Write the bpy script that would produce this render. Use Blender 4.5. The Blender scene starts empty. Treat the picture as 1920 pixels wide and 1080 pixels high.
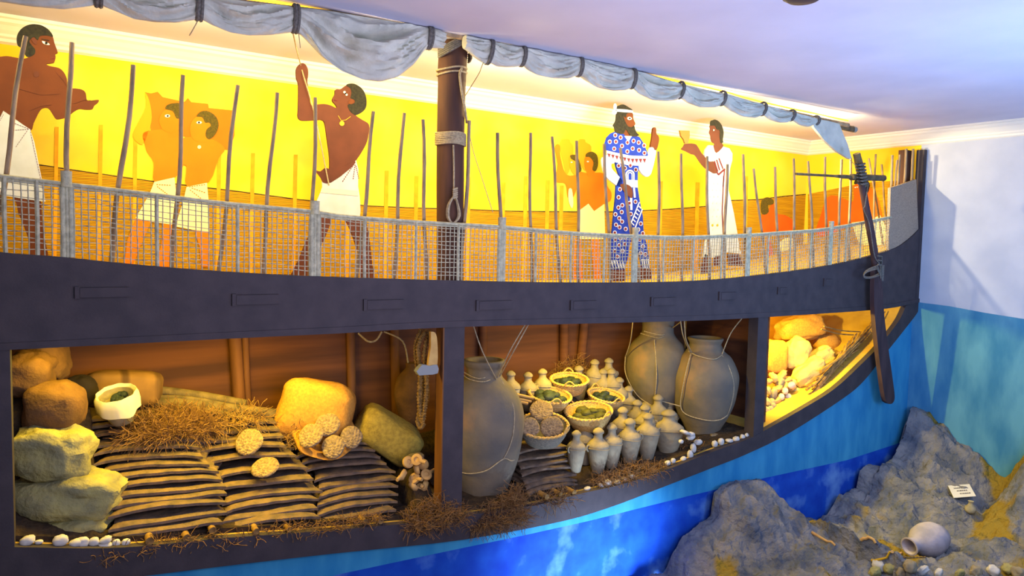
import bpy, bmesh, math, random
from mathutils import Vector, Matrix, Euler, noise

sc = bpy.context.scene
COL = sc.collection
random.seed(11)
PI = math.pi

# ------------------------------------------------------------------ camera
W, H, FPX = 1920.0, 1080.0, 1300.0
YAW, HOR, ROLL = math.radians(32), 460.0, math.radians(1.2)
CAM = Vector((0, -5.46, 2.6))
pit = math.atan((540 - HOR) / FPX)
cF = Vector((math.sin(YAW) * math.cos(pit), math.cos(YAW) * math.cos(pit), -math.sin(pit)))
_R = Vector((math.cos(YAW), -math.sin(YAW), 0)); _U = _R.cross(cF)
cR = _R * math.cos(ROLL) + _U * math.sin(ROLL)
cU = -_R * math.sin(ROLL) + _U * math.cos(ROLL)
cd = bpy.data.cameras.new('camera'); co = bpy.data.objects.new('camera', cd); COL.objects.link(co)
m = Matrix((cR, cU, -cF)).transposed().to_4x4(); m.translation = CAM
co.matrix_world = m
cd.sensor_width = 36; cd.lens = FPX / W * 36; cd.clip_start = 0.05
sc.camera = co

# ------------------------------------------------------------------ view
sc.view_settings.view_transform = 'Standard'; sc.view_settings.look = 'None'
sc.view_settings.gamma = 1; sc.view_settings.use_curve_mapping = False
sc.view_settings.exposure = 0.0

wd = bpy.data.worlds.new('world'); sc.world = wd; wd.use_nodes = True
wd.node_tree.nodes['Background'].inputs[0].default_value = (0.30, 0.42, 1.0, 1)
wd.node_tree.nodes['Background'].inputs[1].default_value = 0.10

def light(kind, name, loc, energy, color, target=None, size=0.1, size_y=None, spot=None, blend=0.5):
    d = bpy.data.lights.new(name, kind); o = bpy.data.objects.new(name, d); COL.objects.link(o)
    o.location = loc; d.energy = energy; d.color = color
    if kind == 'AREA':
        d.shape = 'RECTANGLE' if size_y else 'SQUARE'; d.size = size
        if size_y: d.size_y = size_y
    else:
        d.shadow_soft_size = size
    if kind == 'SPOT':
        d.spot_size = math.radians(spot or 60); d.spot_blend = blend
    if target is not None:
        o.rotation_euler = (Vector(target) - Vector(loc)).to_track_quat('-Z', 'Y').to_euler()
    return o

# deck lamps tucked up behind the yard
for x, e in ((-0.6, 26), (0.7, 26), (2.2, 26), (3.6, 28), (4.9, 32), (6.2, 34), (7.5, 34), (8.4, 34)):
    light('POINT', 'deck_lamp', (x, 0.26, 4.12), e, (1.0, 0.80, 0.36), size=0.05)
light('AREA', 'deck_wash', (4.5, 0.40, 4.26), 170, (1.0, 0.80, 0.30), target=(4.5, 1.8, 2.8), size=9.5, size_y=0.12)
# lamp at the stern whose light spills past the sternpost onto the side wall
light('SPOT', 'stern_lamp', (8.0, 0.8, 3.9), 330, (1.0, 0.80, 0.46), target=(10.55, -0.5, 3.0), size=0.03, spot=56, blend=0.3)
# hold lamps under the deck beam
HL = (1.0, 0.68, 0.05)
def holdlight(x, y, z, w, e, tx, ty, c=HL):
    light('AREA', 'hold_lamp', (x, y, z), e, c, target=(tx, ty, 0.3), size=w, size_y=0.05)
holdlight(1.1, 0.42, 1.88, 1.0, 62, 1.1, 0.38)
holdlight(0.0, 0.42, 1.88, 0.5, 16, 0.0, 0.40)
light('SPOT', 'hold_lamp', (2.3, 0.40, 1.86), 85, HL, target=(0.4, 0.5, 0.4), size=0.02, spot=85, blend=0.6)
holdlight(4.7, 0.42, 1.86, 1.0, 50, 4.7, 0.42)
light('SPOT', 'hold_lamp', (4.0, 0.35, 1.84), 90, HL, target=(5.6, 0.7, 0.5), size=0.02, spot=85, blend=0.6)
light('SPOT', 'hold_lamp', (7.35, 0.30, 1.84), 300, (1.0, 0.70, 0.06), target=(8.8, 0.3, 1.0), size=0.02, spot=130, blend=0.6)
holdlight(8.0, 0.35, 1.88, 1.0, 30, 8.0, 0.3, (1.0, 0.70, 0.05))
# cool hall light from the visitor side, then added area fills
light('SPOT', 'hall_light', (1.5, -6.5, 4.2), 780, (0.62, 0.73, 1.0), target=(3.4, 0, 1.7), size=1.0, spot=92, blend=0.5)
light('AREA', 'ceiling_fill', (6.6, -4.4, 1.6), 230, (0.34, 0.56, 1.0), target=(7.4, -2.6, 4.4), size=3.0, size_y=2.0)  # unseen fill added to tint the right part of the ceiling blue
light('AREA', 'ceiling_fill', (2.5, -4.2, 1.6), 150, (0.74, 0.68, 0.98), target=(3.0, -1.0, 4.4), size=3.0, size_y=2.0)  # unseen lilac fill added to brighten the left of the ceiling
light('AREA', 'side_wall_fill', (6.5, -4.8, 2.4), 80, (0.22, 0.48, 1.0), target=(10.5, -1.2, 1.6), size=1.5, size_y=1.0)  # unseen blue area fill added to colour the right wall
light('SPOT', 'sea_spot', (4.6, -1.7, -1.15), 760, (0.50, 0.68, 1.0), target=(4.5, 0, -0.95), size=0.12, spot=88, blend=1.0)
light('SPOT', 'rock_spot', (6.4, -3.6, 3.8), 260, (1.0, 0.84, 0.55), target=(9.0, -1.1, -0.5), size=0.1, spot=34, blend=0.9)

# ------------------------------------------------------------------ pixel -> world on a given plane
def ray(x, y): return cF + cR * ((x - 960) / FPX) + cU * ((540 - y) / FPX)
def P(x, y, Y=0.0):
    d = ray(x, y); return CAM + d * ((Y - CAM.y) / d.y)
def PZ(x, y, z):
    d = ray(x, y); return CAM + d * ((z - CAM.z) / d.z)
CEIL = 4.40
RWA = Vector((10.243, 1.8, 0)); RWB = Vector((10.617, -1.144, 0))
_rd = (RWB - RWA).normalized(); RWN = Vector((_rd.y, -_rd.x, 0))   # points +x or -x
if RWN.x > 0: RWN = -RWN
def PR(x, y, off=0.0):
    d = ray(x, y); o = RWA + RWN * off
    return CAM + d * (((o - CAM).dot(RWN)) / d.dot(RWN))
def ppm(x, y, Y): return (P(x, y, Y) - CAM).dot(cF) / FPX      # metres per pixel there

# ------------------------------------------------------------------ materials
def lin(c):
    return tuple((v / 12.92 if v <= 0.04045 else ((v + 0.055) / 1.055) ** 2.4) for v in (k / 255.0 for k in c))
MATS = {}
def mat(name, c1, c2=None, scale=8, rough=0.8, bump=0.0, bscale=None, detail=6, stretch=(1, 1, 1), thresh=(0.35, 0.65), metal=0, emit=None, bdist=0.02, c3=None, s3=2.0, t3=(0.55, 0.7), wave=None):
    if name in MATS: return MATS[name]
    mt = bpy.data.materials.new(name); mt.use_nodes = True; MATS[name] = mt
    nt = mt.node_tree; n = nt.nodes; L = nt.links
    b = n['Principled BSDF']; b.inputs['Roughness'].default_value = rough; b.inputs['Metallic'].default_value = metal
    b.inputs['Specular IOR Level'].default_value = 0.25
    a = lin(c1) + (1,); b.inputs['Base Color'].default_value = a
    tc = n.new('ShaderNodeTexCoord'); mp = n.new('ShaderNodeMapping'); mp.inputs['Scale'].default_value = stretch
    L.new(tc.outputs['Object'], mp.inputs['Vector'])
    out = None
    if c2 is not None:
        ns = n.new('ShaderNodeTexNoise'); ns.inputs['Scale'].default_value = scale; ns.inputs['Detail'].default_value = detail
        L.new(mp.outputs[0], ns.inputs['Vector'])
        r = n.new('ShaderNodeValToRGB'); r.color_ramp.elements[0].position = thresh[0]; r.color_ramp.elements[1].position = thresh[1]
        r.color_ramp.elements[0].color = a; r.color_ramp.elements[1].color = lin(c2) + (1,)
        L.new(ns.outputs['Fac'], r.inputs[0]); out = r.outputs[0]
    if c3 is not None:
        n3 = n.new('ShaderNodeTexNoise'); n3.inputs['Scale'].default_value = s3; n3.inputs['Detail'].default_value = 5
        L.new(tc.outputs['Object'], n3.inputs['Vector'])
        r3 = n.new('ShaderNodeValToRGB'); r3.color_ramp.elements[0].position = t3[0]; r3.color_ramp.elements[1].position = t3[1]
        L.new(n3.outputs['Fac'], r3.inputs[0])
        mx = n.new('ShaderNodeMix'); mx.data_type = 'RGBA'; L.new(r3.outputs[0], mx.inputs['Factor'])
        if out: L.new(out, mx.inputs['A'])
        else: mx.inputs['A'].default_value = a
        mx.inputs['B'].default_value = lin(c3) + (1,); out = mx.outputs['Result']
    if wave:   # (axis, scale, colour, distortion, width)
        wv = n.new('ShaderNodeTexWave'); wv.bands_direction = wave[0]; wv.inputs['Scale'].default_value = wave[1]
        wv.inputs['Distortion'].default_value = wave[3]; wv.inputs['Detail'].default_value = 3; wv.inputs['Detail Scale'].default_value = 1.5
        L.new(mp.outputs[0], wv.inputs['Vector'])
        rw = n.new('ShaderNodeValToRGB'); rw.color_ramp.elements[0].position = wave[4]; rw.color_ramp.elements[1].position = wave[4] + 0.2
        rw.color_ramp.elements[0].color = (1, 1, 1, 1); rw.color_ramp.elements[1].color = (0, 0, 0, 1)
        L.new(wv.outputs['Fac'], rw.inputs[0])
        mx = n.new('ShaderNodeMix'); mx.data_type = 'RGBA'; L.new(rw.outputs[0], mx.inputs['Factor'])
        if out: L.new(out, mx.inputs['A'])
        else: mx.inputs['A'].default_value = a
        mx.inputs['B'].default_value = lin(wave[2]) + (1,); out = mx.outputs['Result']
    if out: L.new(out, b.inputs['Base Color'])
    if bump:
        nb = n.new('ShaderNodeTexNoise'); nb.inputs['Scale'].default_value = bscale or scale * 3; nb.inputs['Detail'].default_value = 8
        L.new(mp.outputs[0], nb.inputs['Vector'])
        bp = n.new('ShaderNodeBump'); bp.inputs['Strength'].default_value = bump; bp.inputs['Distance'].default_value = bdist
        L.new(nb.outputs['Fac'], bp.inputs['Height']); L.new(bp.outputs[0], b.inputs['Normal'])
    if emit:
        b.inputs['Emission Color'].default_value = lin(emit[0]) + (1,); b.inputs['Emission Strength'].default_value = emit[1]
    return mt

M = dict(
    wall=mat('plaster_white', (188, 193, 203), (178, 184, 196), 3, 0.9),
    ceil=mat('plaster_ceiling', (208, 206, 222), (198, 197, 214), 1.2, 0.95),
    yellow=mat('yellow_sky_paint', (250, 205, 35), (250, 215, 70), 1.6, 0.85, thresh=(0.4, 0.75)),
    cornice=mat('cornice_paint', (238, 232, 214), None, rough=0.7),
    turq=mat('turquoise_paint', (38, 128, 178), (62, 150, 190), 3.5, 0.8, stretch=(1.5, 1.5, 0.5)),
    deep=mat('deep_blue_paint', (8, 62, 172), (24, 84, 190), 4, 0.8, c3=(120, 166, 214), s3=2.0, t3=(0.54, 0.80)),
    teal=mat('sea_wall_paint', (52, 118, 158), (88, 150, 176), 2.5, 0.8, stretch=(1.5, 1.5, 0.5)),
    wale=mat('dark_hull_paint', (60, 54, 57), (70, 62, 64), 6, 0.75, bump=0.1, bscale=60),
    hullside=mat('brown_side_wood', (120, 78, 40), (98, 62, 34), 3, 0.7, stretch=(4, 4, 0.6)),
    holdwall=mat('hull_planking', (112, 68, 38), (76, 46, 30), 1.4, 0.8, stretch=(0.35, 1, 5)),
    sternwall=mat('lit_stern_planking', (214, 150, 54), (196, 132, 46), 2.5, 0.8, stretch=(0.6, 1, 6)),  # yellow lamplight of the stern hold put into the board colour
    floorwood=mat('hold_floor_board', (206, 168, 72), (184, 146, 62), 4, 0.8),
    deck=mat('deck_board', (205, 166, 52), (185, 146, 44), 4, 0.8, stretch=(0.5, 3, 1)),
    stake=mat('stake_bark', (178, 152, 114), (126, 108, 86), 14, 0.85, bump=0.5, stretch=(1, 1, 0.3)),
    rope=mat('rope_fibre', (186, 168, 132), (150, 134, 104), 60, 0.9, bump=0.4),
    rope_dark=mat('dark_rope_fibre', (118, 112, 104), (90, 86, 80), 60, 0.9, bump=0.4),
    lattice=mat('lattice_cord', (196, 190, 156), (160, 156, 130), 30, 0.85, bump=0.3),
    wicker=mat('wicker_mat', (182, 162, 138), (140, 124, 108), 90, 0.9, bump=0.5),
    mast=mat('mast_wood', (88, 58, 44), (66, 44, 36), 3, 0.75, stretch=(3, 3, 0.4), bump=0.15),
    oar=mat('oar_wood', (74, 56, 58), (58, 44, 48), 5, 0.7, stretch=(3, 3, 0.4)),
    sail=mat('sail_cloth', (206, 204, 186), (182, 182, 168), 5, 0.9, bump=0.35, bscale=40, c3=(150, 140, 110), s3=3, t3=(0.6, 0.8)),
    ingot=mat('copper_ingot_patina', (128, 104, 80), (88, 76, 66), 9, 0.75, bump=0.6, bscale=30),
    bun=mat('bun_ingot_pitted', (168, 142, 104), (112, 94, 74), 45, 0.8, bump=1.0, bscale=50),
    clay=mat('pithos_clay', (124, 110, 88), (98, 92, 82), 3, 0.8, bump=0.25, bscale=18, c3=(146, 116, 84), s3=2),
    clay2=mat('amphora_clay', (160, 146, 116), (128, 118, 98), 8, 0.85, bump=0.3, bscale=30),
    clay3=mat('old_jar_clay', (170, 160, 128), (130, 122, 96), 8, 0.85, bump=0.3, bscale=30),
    lamp=mat('lamp_clay', (206, 166, 100), (180, 138, 84), 10, 0.8),
    stone=mat('pale_stone', (170, 160, 98), (130, 126, 92), 6, 0.9, bump=1.0, bscale=22),
    pebble=mat('pale_pebble', (212, 204, 190), (184, 180, 172), 8, 0.7),
    sack=mat('burlap', (196, 142, 62), (176, 124, 54), 40, 0.95, bump=0.4, bscale=200),
    sacky=mat('straw_sacking', (168, 146, 62), (140, 120, 52), 30, 0.95, bump=0.5, bscale=120),
    sackd=mat('brown_hide', (112, 80, 48), (86, 62, 40), 6, 0.9, bump=0.4, bscale=40),
    sackw=mat('linen_bag', (226, 200, 118), (206, 180, 104), 8, 0.9, bump=0.3, bscale=40),
    hank=mat('brown_hank_fibre', (146, 112, 58), (104, 80, 44), 40, 0.9, bump=0.5),
    crate=mat('crate_wood', (150, 112, 62), (122, 90, 52), 4, 0.8, wave=('X', 1.2, (96, 70, 42), 0.8, 0.02)),
    log=mat('log_bark', (122, 104, 72), (80, 70, 54), 10, 0.85, bump=0.5),
    straw=mat('dry_brush', (140, 104, 62), (108, 78, 50), 12, 0.9),
    bed=mat('brushwood_bed', (74, 58, 38), (48, 38, 28), 14, 0.95, bump=1.0, bscale=40),
    twig=mat('twig_bark', (176, 136, 72), (110, 84, 50), 12, 0.9),
    basket=mat('basket_weave', (214, 178, 110), (180, 144, 84), 60, 0.85, bump=0.5, bscale=90),
    basketg=mat('grey_basket_weave', (150, 142, 122), (116, 112, 100), 60, 0.85, bump=0.5, bscale=90),
    jarpale=mat('washed_jar_clay', (176, 168, 176), (146, 142, 152), 5, 0.85, bump=0.3, bscale=24),
    glass=mat('glass_ingot', (50, 62, 62), (32, 42, 48), 14, 0.6, bump=0.5),
    glassg=mat('green_ingot', (76, 76, 44), (50, 54, 36), 14, 0.7, bump=0.5),
    cloth=mat('white_cloth', (222, 214, 184), None, rough=0.9),
    dark=mat('dark_hide', (40, 32, 28), None, rough=0.9),  # even near-black brown for the hide roll
    metal=mat('adze_metal', (136, 138, 132), None, rough=0.5),
    hornwood=mat('adze_handle', (200, 160, 90), (170, 130, 70), 8, 0.7),
    rock=mat('seabed_rock', (132, 130, 130), (84, 90, 102), 4, 0.95, bump=1.0, bscale=14, bdist=0.06, detail=14, c3=(140, 118, 44), s3=1.3, t3=(0.56, 0.62)),
    paper=mat('paper_card', (226, 222, 210), None, rough=0.8),
    ink=mat('ink', (90, 84, 84), None, rough=0.8),
    strip=mat('strip_glow', (255, 210, 60), None, rough=0.5, emit=((255, 205, 40), 3.0)),
    fixture=mat('dark_fixture', (50, 50, 60), None, rough=0.5),
    skin=mat('painted_brown_skin', (98, 50, 24), (88, 44, 22), 6, 0.8),
    skin2=mat('painted_umber_skin', (94, 50, 36), (84, 44, 32), 6, 0.8),
    hair=mat('painted_black_hair', (26, 24, 24), (44, 42, 30), 40, 0.8),
    white=mat('painted_white_cloth', (196, 202, 206), (182, 188, 188), 5, 0.8),
    eyew=mat('painted_eye_white', (240, 236, 220), None),
    eyeb=mat('painted_eye_black', (20, 18, 18), None),
    blue=mat('painted_blue_robe', (20, 52, 168), (14, 40, 140), 10, 0.8),
    maroon=mat('painted_maroon', (104, 34, 44), None),
    paleblue=mat('painted_pale_sleeve', (186, 196, 222), None),
    gold=mat('painted_gold', (200, 160, 40), None),
    bronze=mat('painted_bronze_cup', (140, 106, 52), None),
    m_skin=mat('mural_orange_skin', (244, 132, 18), (240, 122, 14), 3, 0.85),
    m_skin2=mat('mural_deep_orange', (226, 104, 20), (214, 94, 18), 3, 0.85),
    m_bag=mat('mural_bag', (222, 120, 18), (214, 112, 16), 3, 0.85),
    m_faint=mat('mural_faint_orange', (246, 160, 24), None, rough=0.85),
    m_hair=mat('mural_hair', (104, 88, 20), (74, 66, 24), 60, 0.85),
    m_white=mat('mural_white', (250, 240, 170), None, rough=0.85),
    m_mat=mat('mural_reed', (214, 166, 14), (186, 136, 10), 6, 0.85, stretch=(0.3, 0.3, 10), wave=('Z', 2.2, (100, 64, 10), 2.5, 0.10)),
    m_stake=mat('mural_stake', (240, 172, 26), (226, 152, 24), 10, 0.85),
)

# ------------------------------------------------------------------ mesh builder
class MB:
    def __init__(s): s.v = []; s.f = []
    def add(s, vs, fs):
        k = len(s.v); s.v += [Vector(a) for a in vs]; s.f += [tuple(i + k for i in f) for f in fs]; return s
    def box(s, c, size, rot=None):
        hx, hy, hz = (a / 2 for a in size); R = rot.to_matrix() if rot else Matrix.Identity(3)
        vs = [Vector(c) + R @ Vector((x, y, z)) for x in (-hx, hx) for y in (-hy, hy) for z in (-hz, hz)]
        return s.add(vs, [(0, 1, 3, 2), (4, 6, 7, 5), (0, 4, 5, 1), (2, 3, 7, 6), (0, 2, 6, 4), (1, 5, 7, 3)])
    def prism(s, pts, vec):
        pts = [Vector(p) for p in pts]; vec = Vector(vec); n = len(pts)
        from mathutils.geometry import tessellate_polygon
        tris = tessellate_polygon([pts])
        a = s.add(pts + [p + vec for p in pts], [])
        k = len(s.v) - 2 * n
        s.f += [(k + t[0], k + t[1], k + t[2]) for t in tris]
        s.f += [(k + n + t[2], k + n + t[1], k + n + t[0]) for t in tris]
        s.f += [(k + i, k + (i + 1) % n, k + n + (i + 1) % n, k + n + i) for i in range(n)]
        return s
    def tube(s, pts, r, seg=8, closed=False, cap=True):
        pts = [Vector(p) for p in pts]; n = len(pts)
        rs = r if isinstance(r, (list, tuple)) else [r] * n
        prev = None; k = len(s.v)
        for i, p in enumerate(pts):
            if closed: t = pts[(i + 1) % n] - pts[i - 1]
            else: t = pts[min(i + 1, n - 1)] - pts[max(i - 1, 0)]
            if t.length < 1e-9: t = Vector((0, 0, 1))
            t.normalize()
            if prev is None:
                a = t.orthogonal().normalized()
            else:
                a = prev - t * prev.dot(t)
                a = a.normalized() if a.length > 1e-6 else t.orthogonal().normalized()
            prev = a; b = t.cross(a)
            for j in range(seg):
                w = 2 * PI * j / seg
                s.v.append(p + (a * math.cos(w) + b * math.sin(w)) * rs[i])
        m_ = n if closed else n - 1
        for i in range(m_):
            i2 = (i + 1) % n
            for j in range(seg):
                j2 = (j + 1) % seg
                s.f.append((k + i * seg + j, k + i * seg + j2, k + i2 * seg + j2, k + i2 * seg + j))
        if cap and not closed:
            s.f.append(tuple(k + j for j in reversed(range(seg)))); s.f.append(tuple(k + (n - 1) * seg + j for j in range(seg)))
        return s
    def lathe(s, prof, seg=24, mtx=None, sx=1, sy=1, jit=0.0, seed=0):
        mtx = mtx or Matrix.Identity(4); k = len(s.v); n = len(prof)
        for i, (r, z) in enumerate(prof):
            for j in range(seg):
                w = 2 * PI * j / seg
                q = 1 + jit * noise.noise(Vector((math.cos(w) * 1.5 + seed, math.sin(w) * 1.5, z * 6 + seed)))
                s.v.append(mtx @ Vector((r * math.cos(w) * sx * q, r * math.sin(w) * sy * q, z)))
        for i in range(n - 1):
            for j in range(seg):
                j2 = (j + 1) % seg
                s.f.append((k + i * seg + j, k + i * seg + j2, k + (i + 1) * seg + j2, k + (i + 1) * seg + j))
        s.f.append(tuple(k + j for j in reversed(range(seg)))); s.f.append(tuple(k + (n - 1) * seg + j for j in range(seg)))
        return s
    def blob(s, c, size, rot=None, seed=0, amp=0.12, freq=2.0, sq=1.0, seg=28, rings=18, flat=0.0):
        """lumpy superellipsoid; size = half extents; sq<1 boxier"""
        c = Vector(c); R = rot.to_matrix() if rot else Matrix.Identity(3); k = len(s.v)
        def pw(a): return math.copysign(abs(a) ** sq, a)
        for i in range(rings + 1):
            t = PI * i / rings
            for j in range(seg):
                w = 2 * PI * j / seg
                d = Vector((pw(math.sin(t)) * pw(math.cos(w)), pw(math.sin(t)) * pw(math.sin(w)), pw(math.cos(t))))
                q = 1 + amp * noise.noise(d * freq + Vector((seed * 7.3, seed * 3.1, 0))) + amp * 0.4 * noise.noise(d * freq * 3 + Vector((seed, 0, 9)))
                v = Vector((d.x * size[0], d.y * size[1], d.z * size[2])) * q
                if flat and v.z < -size[2] * (1 - flat): v.z = -size[2] * (1 - flat)
                s.v.append(c + R @ v)
        for i in range(rings):
            for j in range(seg):
                j2 = (j + 1) % seg
                s.f.append((k + i * seg + j, k + (i + 1) * seg + j, k + (i + 1) * seg + j2, k + i * seg + j2))
        return s
    def build(s, name, m, parent=None, smooth=False, base=None):
        if parent is not None:
            off = Vector((0, 0, 0)); q = parent
            while q: off += Vector(q.location); q = q.parent
        elif base is not None: off = Vector(base)
        else:
            xs = [v.x for v in s.v]; ys = [v.y for v in s.v]; zs = [v.z for v in s.v]
            off = Vector(((min(xs) + max(xs)) / 2, (min(ys) + max(ys)) / 2, min(zs)))
        me = bpy.data.meshes.new(name); me.from_pydata([v - off for v in s.v], [], s.f)
        ms = m if isinstance(m, list) else [m]
        for q in ms: me.materials.append(M[q] if isinstance(q, str) else q)
        bm = bmesh.new(); bm.from_mesh(me); bmesh.ops.recalc_face_normals(bm, faces=bm.faces)
        if smooth:
            for f in bm.faces: f.smooth = True
            for e in bm.edges:
                if len(e.link_faces) == 2 and e.calc_face_angle(0) > math.radians(55): e.smooth = False
        bm.to_mesh(me); bm.free()
        o = bpy.data.objects.new(name, me); COL.objects.link(o)
        if parent is not None: o.parent = parent
        else: o.location = off
        return o

def tag(o, label=None, cat=None, group=None, kind=None):
    if label: o['label'] = label
    if cat: o['category'] = cat
    if group: o['group'] = group
    if kind: o['kind'] = kind
    return o
def empty(name, loc=(0, 0, 0), label=None, cat=None, group=None, kind=None):
    o = bpy.data.objects.new(name, None); o.location = loc; o.empty_display_size = 0.1; COL.objects.link(o)
    return tag(o, label, cat, group, kind)
def dup(root, loc=None, rot=None, scale=None, label=None, group=None):
    def cp(o, par):
        c = o.copy(); COL.objects.link(c)
        if par is not None: c.parent = par
        for ch in o.children: cp(ch, c)
        return c
    r = cp(root, None)
    if loc is not None: r.location = loc
    if rot is not None: r.rotation_euler = rot
    if scale is not None: r.scale = scale if hasattr(scale, '__len__') else (scale,) * 3
    if label: r['label'] = label
    if group: r['group'] = group
    return r
def smoothpath(pts, n=4, closed=False):
    pts = [Vector(p) for p in pts]; N = len(pts); out = []
    rng = range(N if closed else N - 1)
    for i in rng:
        g = (lambda k: pts[k % N]) if closed else (lambda k: pts[max(0, min(N - 1, k))])
        a, b, c, d = g(i - 1), g(i), g(i + 1), g(i + 2)
        for j in range(n):
            t = j / n
            out.append(0.5 * ((2 * b) + (c - a) * t + (2 * a - 5 * b + 4 * c - d) * t * t + (3 * b - a - 3 * c + d) * t ** 3))
    if not closed: out.append(pts[-1])
    return out
def interp(tab, x):
    if x <= tab[0][0]: return tab[0][1]
    for (a, b), (c, d) in zip(tab, tab[1:]):
        if x <= c: return b + (d - b) * (x - a) / (c - a)
    return tab[-1][1]

# =================================================================== SETTING
def struct(mb, name, m_, label=None, **k):
    o = mb.build(name, m_, **k); o['kind'] = 'structure'
    if label: o['label'] = label
    return o
RW = lambda t: RWA + _rd * t           # along right wall from the back corner towards the viewer
XL = -2.6
mb = MB(); mb.box((4.0, -2.9, CEIL + 0.05), (17.5, 9.8, 0.1)); struct(mb, 'ceiling', 'ceil')
mb = MB(); mb.box(((XL + 10.5) / 2, 1.86, 1.7), (10.5 - XL, 0.12, 5.4)); struct(mb, 'wall_back', 'yellow')
# yellow deck part and white hall part of the right wall share one slab
def rwslab(t0, t1, z0, z1, th=0.1, off=0.0):
    a = RW(t0) + RWN * off; b = RW(t1) + RWN * off
    return [Vector((a.x, a.y, z0)), Vector((b.x, b.y, z0)), Vector((b.x, b.y, z1)), Vector((a.x, a.y, z1))]
T0 = 1.735                                # where the hull face meets the right wall
mb = MB(); mb.prism(rwslab(-0.05, T0, -1.3, CEIL), RWN * -0.1); struct(mb, 'wall_right_deck', 'yellow')
bl = [PR(1735, 567), PR(1780, 574), PR(1850, 587), PR(1920, 598), PR(2010, 618)]
top = [Vector((RW(T0).x, RW(T0).y, CEIL)), Vector((RW(7.5).x, RW(7.5).y, CEIL))]
zend = bl[-1].z
mb = MB(); e = RW(7.5)
mb.prism([top[0], Vector((RW(T0).x, RW(T0).y, bl[0].z))] + bl[1:] + [Vector((e.x, e.y, zend)), top[1]], RWN * -0.1); struct(mb, 'wall_right', 'wall')
mb = MB(); mb.prism([Vector((RW(T0).x, RW(T0).y, -1.3)), Vector((RW(T0).x, RW(T0).y, bl[0].z))] + bl[1:] + [Vector((e.x, e.y, zend)), Vector((e.x, e.y, -1.3))], RWN * -0.1)
struct(mb, 'wall_right_sea', 'teal')
mb = MB(); mb.box((4.0, -3.0, -1.35), (17.5, 9.6, 0.1)); struct(mb, 'floor', 'bed')
mb = MB(); mb.box((XL - 0.05, -2.9, 1.6), (0.1, 9.8, 5.8)); struct(mb, 'wall_left', 'wall')

# cornice mouldings (cross-section: (out from wall, down from ceiling))
prof = [(0, 0), (0.15, 0), (0.15, 0.025), (0.13, 0.035), (0.125, 0.06), (0.10, 0.08), (0.075, 0.115), (0.05, 0.14), (0.05, 0.16), (0.03, 0.175), (0.03, 0.20), (0.0, 0.215)]
mb = MB(); mb.prism([Vector((XL, 1.8 - a, CEIL - b)) for a, b in prof], (10.25 - XL, 0, 0)); struct(mb, 'trim_1', 'cornice')
mb = MB(); a0 = RW(0); a1 = RW(7.5)
mb.prism([a0 + RWN * a + Vector((0, 0, CEIL - b)) for a, b in prof], a1 - a0); struct(mb, 'trim_2', 'cornice')

# ship outline curves in the plane of the hull face (y = 0)
WT = [(-160, 452), (0, 473), (117, 482), (233, 494), (417, 509), (640, 520), (940, 528), (1100, 530), (1280, 528), (1407, 518), (1560, 497), (1667, 470), (1705, 448), (1733, 420)]
WB = [(-160, 664), (0, 657), (430, 635), (640, 625), (865, 613), (1280, 602), (1430, 595), (1640, 581), (1700, 572), (1733, 565)]
KT = [(-160, 1026), (30, 1026), (180, 1028), (280, 1023), (420, 1009), (563, 999), (685, 989), (767, 981), (850, 970), (1002, 948), (1051, 935), (1100, 923), (1166, 908), (1247, 882), (1331, 849), (1409, 821), (1427, 811), (1504, 767), (1566, 728), (1620, 678), (1649, 648), (1672, 620), (1688, 597), (1699, 573)]
KB = [(-160, 1118), (100, 1100), (400, 1064), (625, 1038), (869, 1012), (1056, 977), (1150, 949), (1226, 920), (1331, 879), (1401, 851), (1480, 812), (1581, 747), (1620, 714), (1654, 671), (1693, 622), (1719, 588), (1733, 563)]
def fp(pts, Y=0.0): return [P(x, y, Y) for x, y in pts]
def sm(pts, n=4, Y=0.0): return smoothpath(fp(pts, Y), n)
sheer = [(p.x, p.z) for p in sm(WT)]
keel = [(p.x, p.z) for p in sm(KT)]
def zsheer(x): return interp(sheer, x)
def zkeel(x): return interp(keel, x)

# painted sea wall under the hull
sea_b = [(-400, 1270), (370, 1180), (630, 1078), (841, 1033), (986, 1003), (1103, 977), (1291, 930), (1435, 896), (1587, 863), (1702, 826), (1722, 821)]
kb_mid = [((a[0] + b[0]) / 2, (a[1] + b[1]) / 2) for a, b in zip(KB, KB)]
inner = [P(x, y - 10, 0.075) for x, y in KB]
sb = [P(x, y, 0.075) for x, y in sea_b]
mb = MB(); xr = 10.49
mb.prism(inner[:-1] + [Vector((xr, 0.075, 1.9)), Vector((xr, 0.075, sb[-1].z))] + [p for p in reversed(sb)], (0, 0.04, 0)); struct(mb, 'wall_front_upper', 'turq')
mb = MB(); mb.prism(sb[:-1] + [Vector((xr, 0.075, sb[-1].z)), Vector((xr, 0.075, -1.3)), Vector((sb[0].x, 0.075, -1.3))], (0, 0.04, 0)); struct(mb, 'wall_front_lower', 'deep')

# =================================================================== SHIP
ship = empty('ship_hull', (3.5, 0, 0.2), 'dark painted wooden ship hull cut open lengthwise to show the laden hold', 'ship')
mb = MB(); mb.prism(sm(WT) + list(reversed(sm(WB))), (0, 0.07, 0)); mb.build('wale', 'wale', ship)
mb = MB(); mb.prism(sm(KT)[:] + list(reversed(sm(KB))), (0, 0.07, 0)); mb.build('keel', 'wale', ship)
low = [(x, y - interp([(0, 13), (1000, 11), (1733, 7)], x)) for x, y in WB]
mb = MB(); mb.prism(sm(low, Y=-0.012) + list(reversed(sm(WB, Y=-0.012))), (0, 0.012, 0)); mb.build('rubbing_strip', 'wale', ship)
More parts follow.
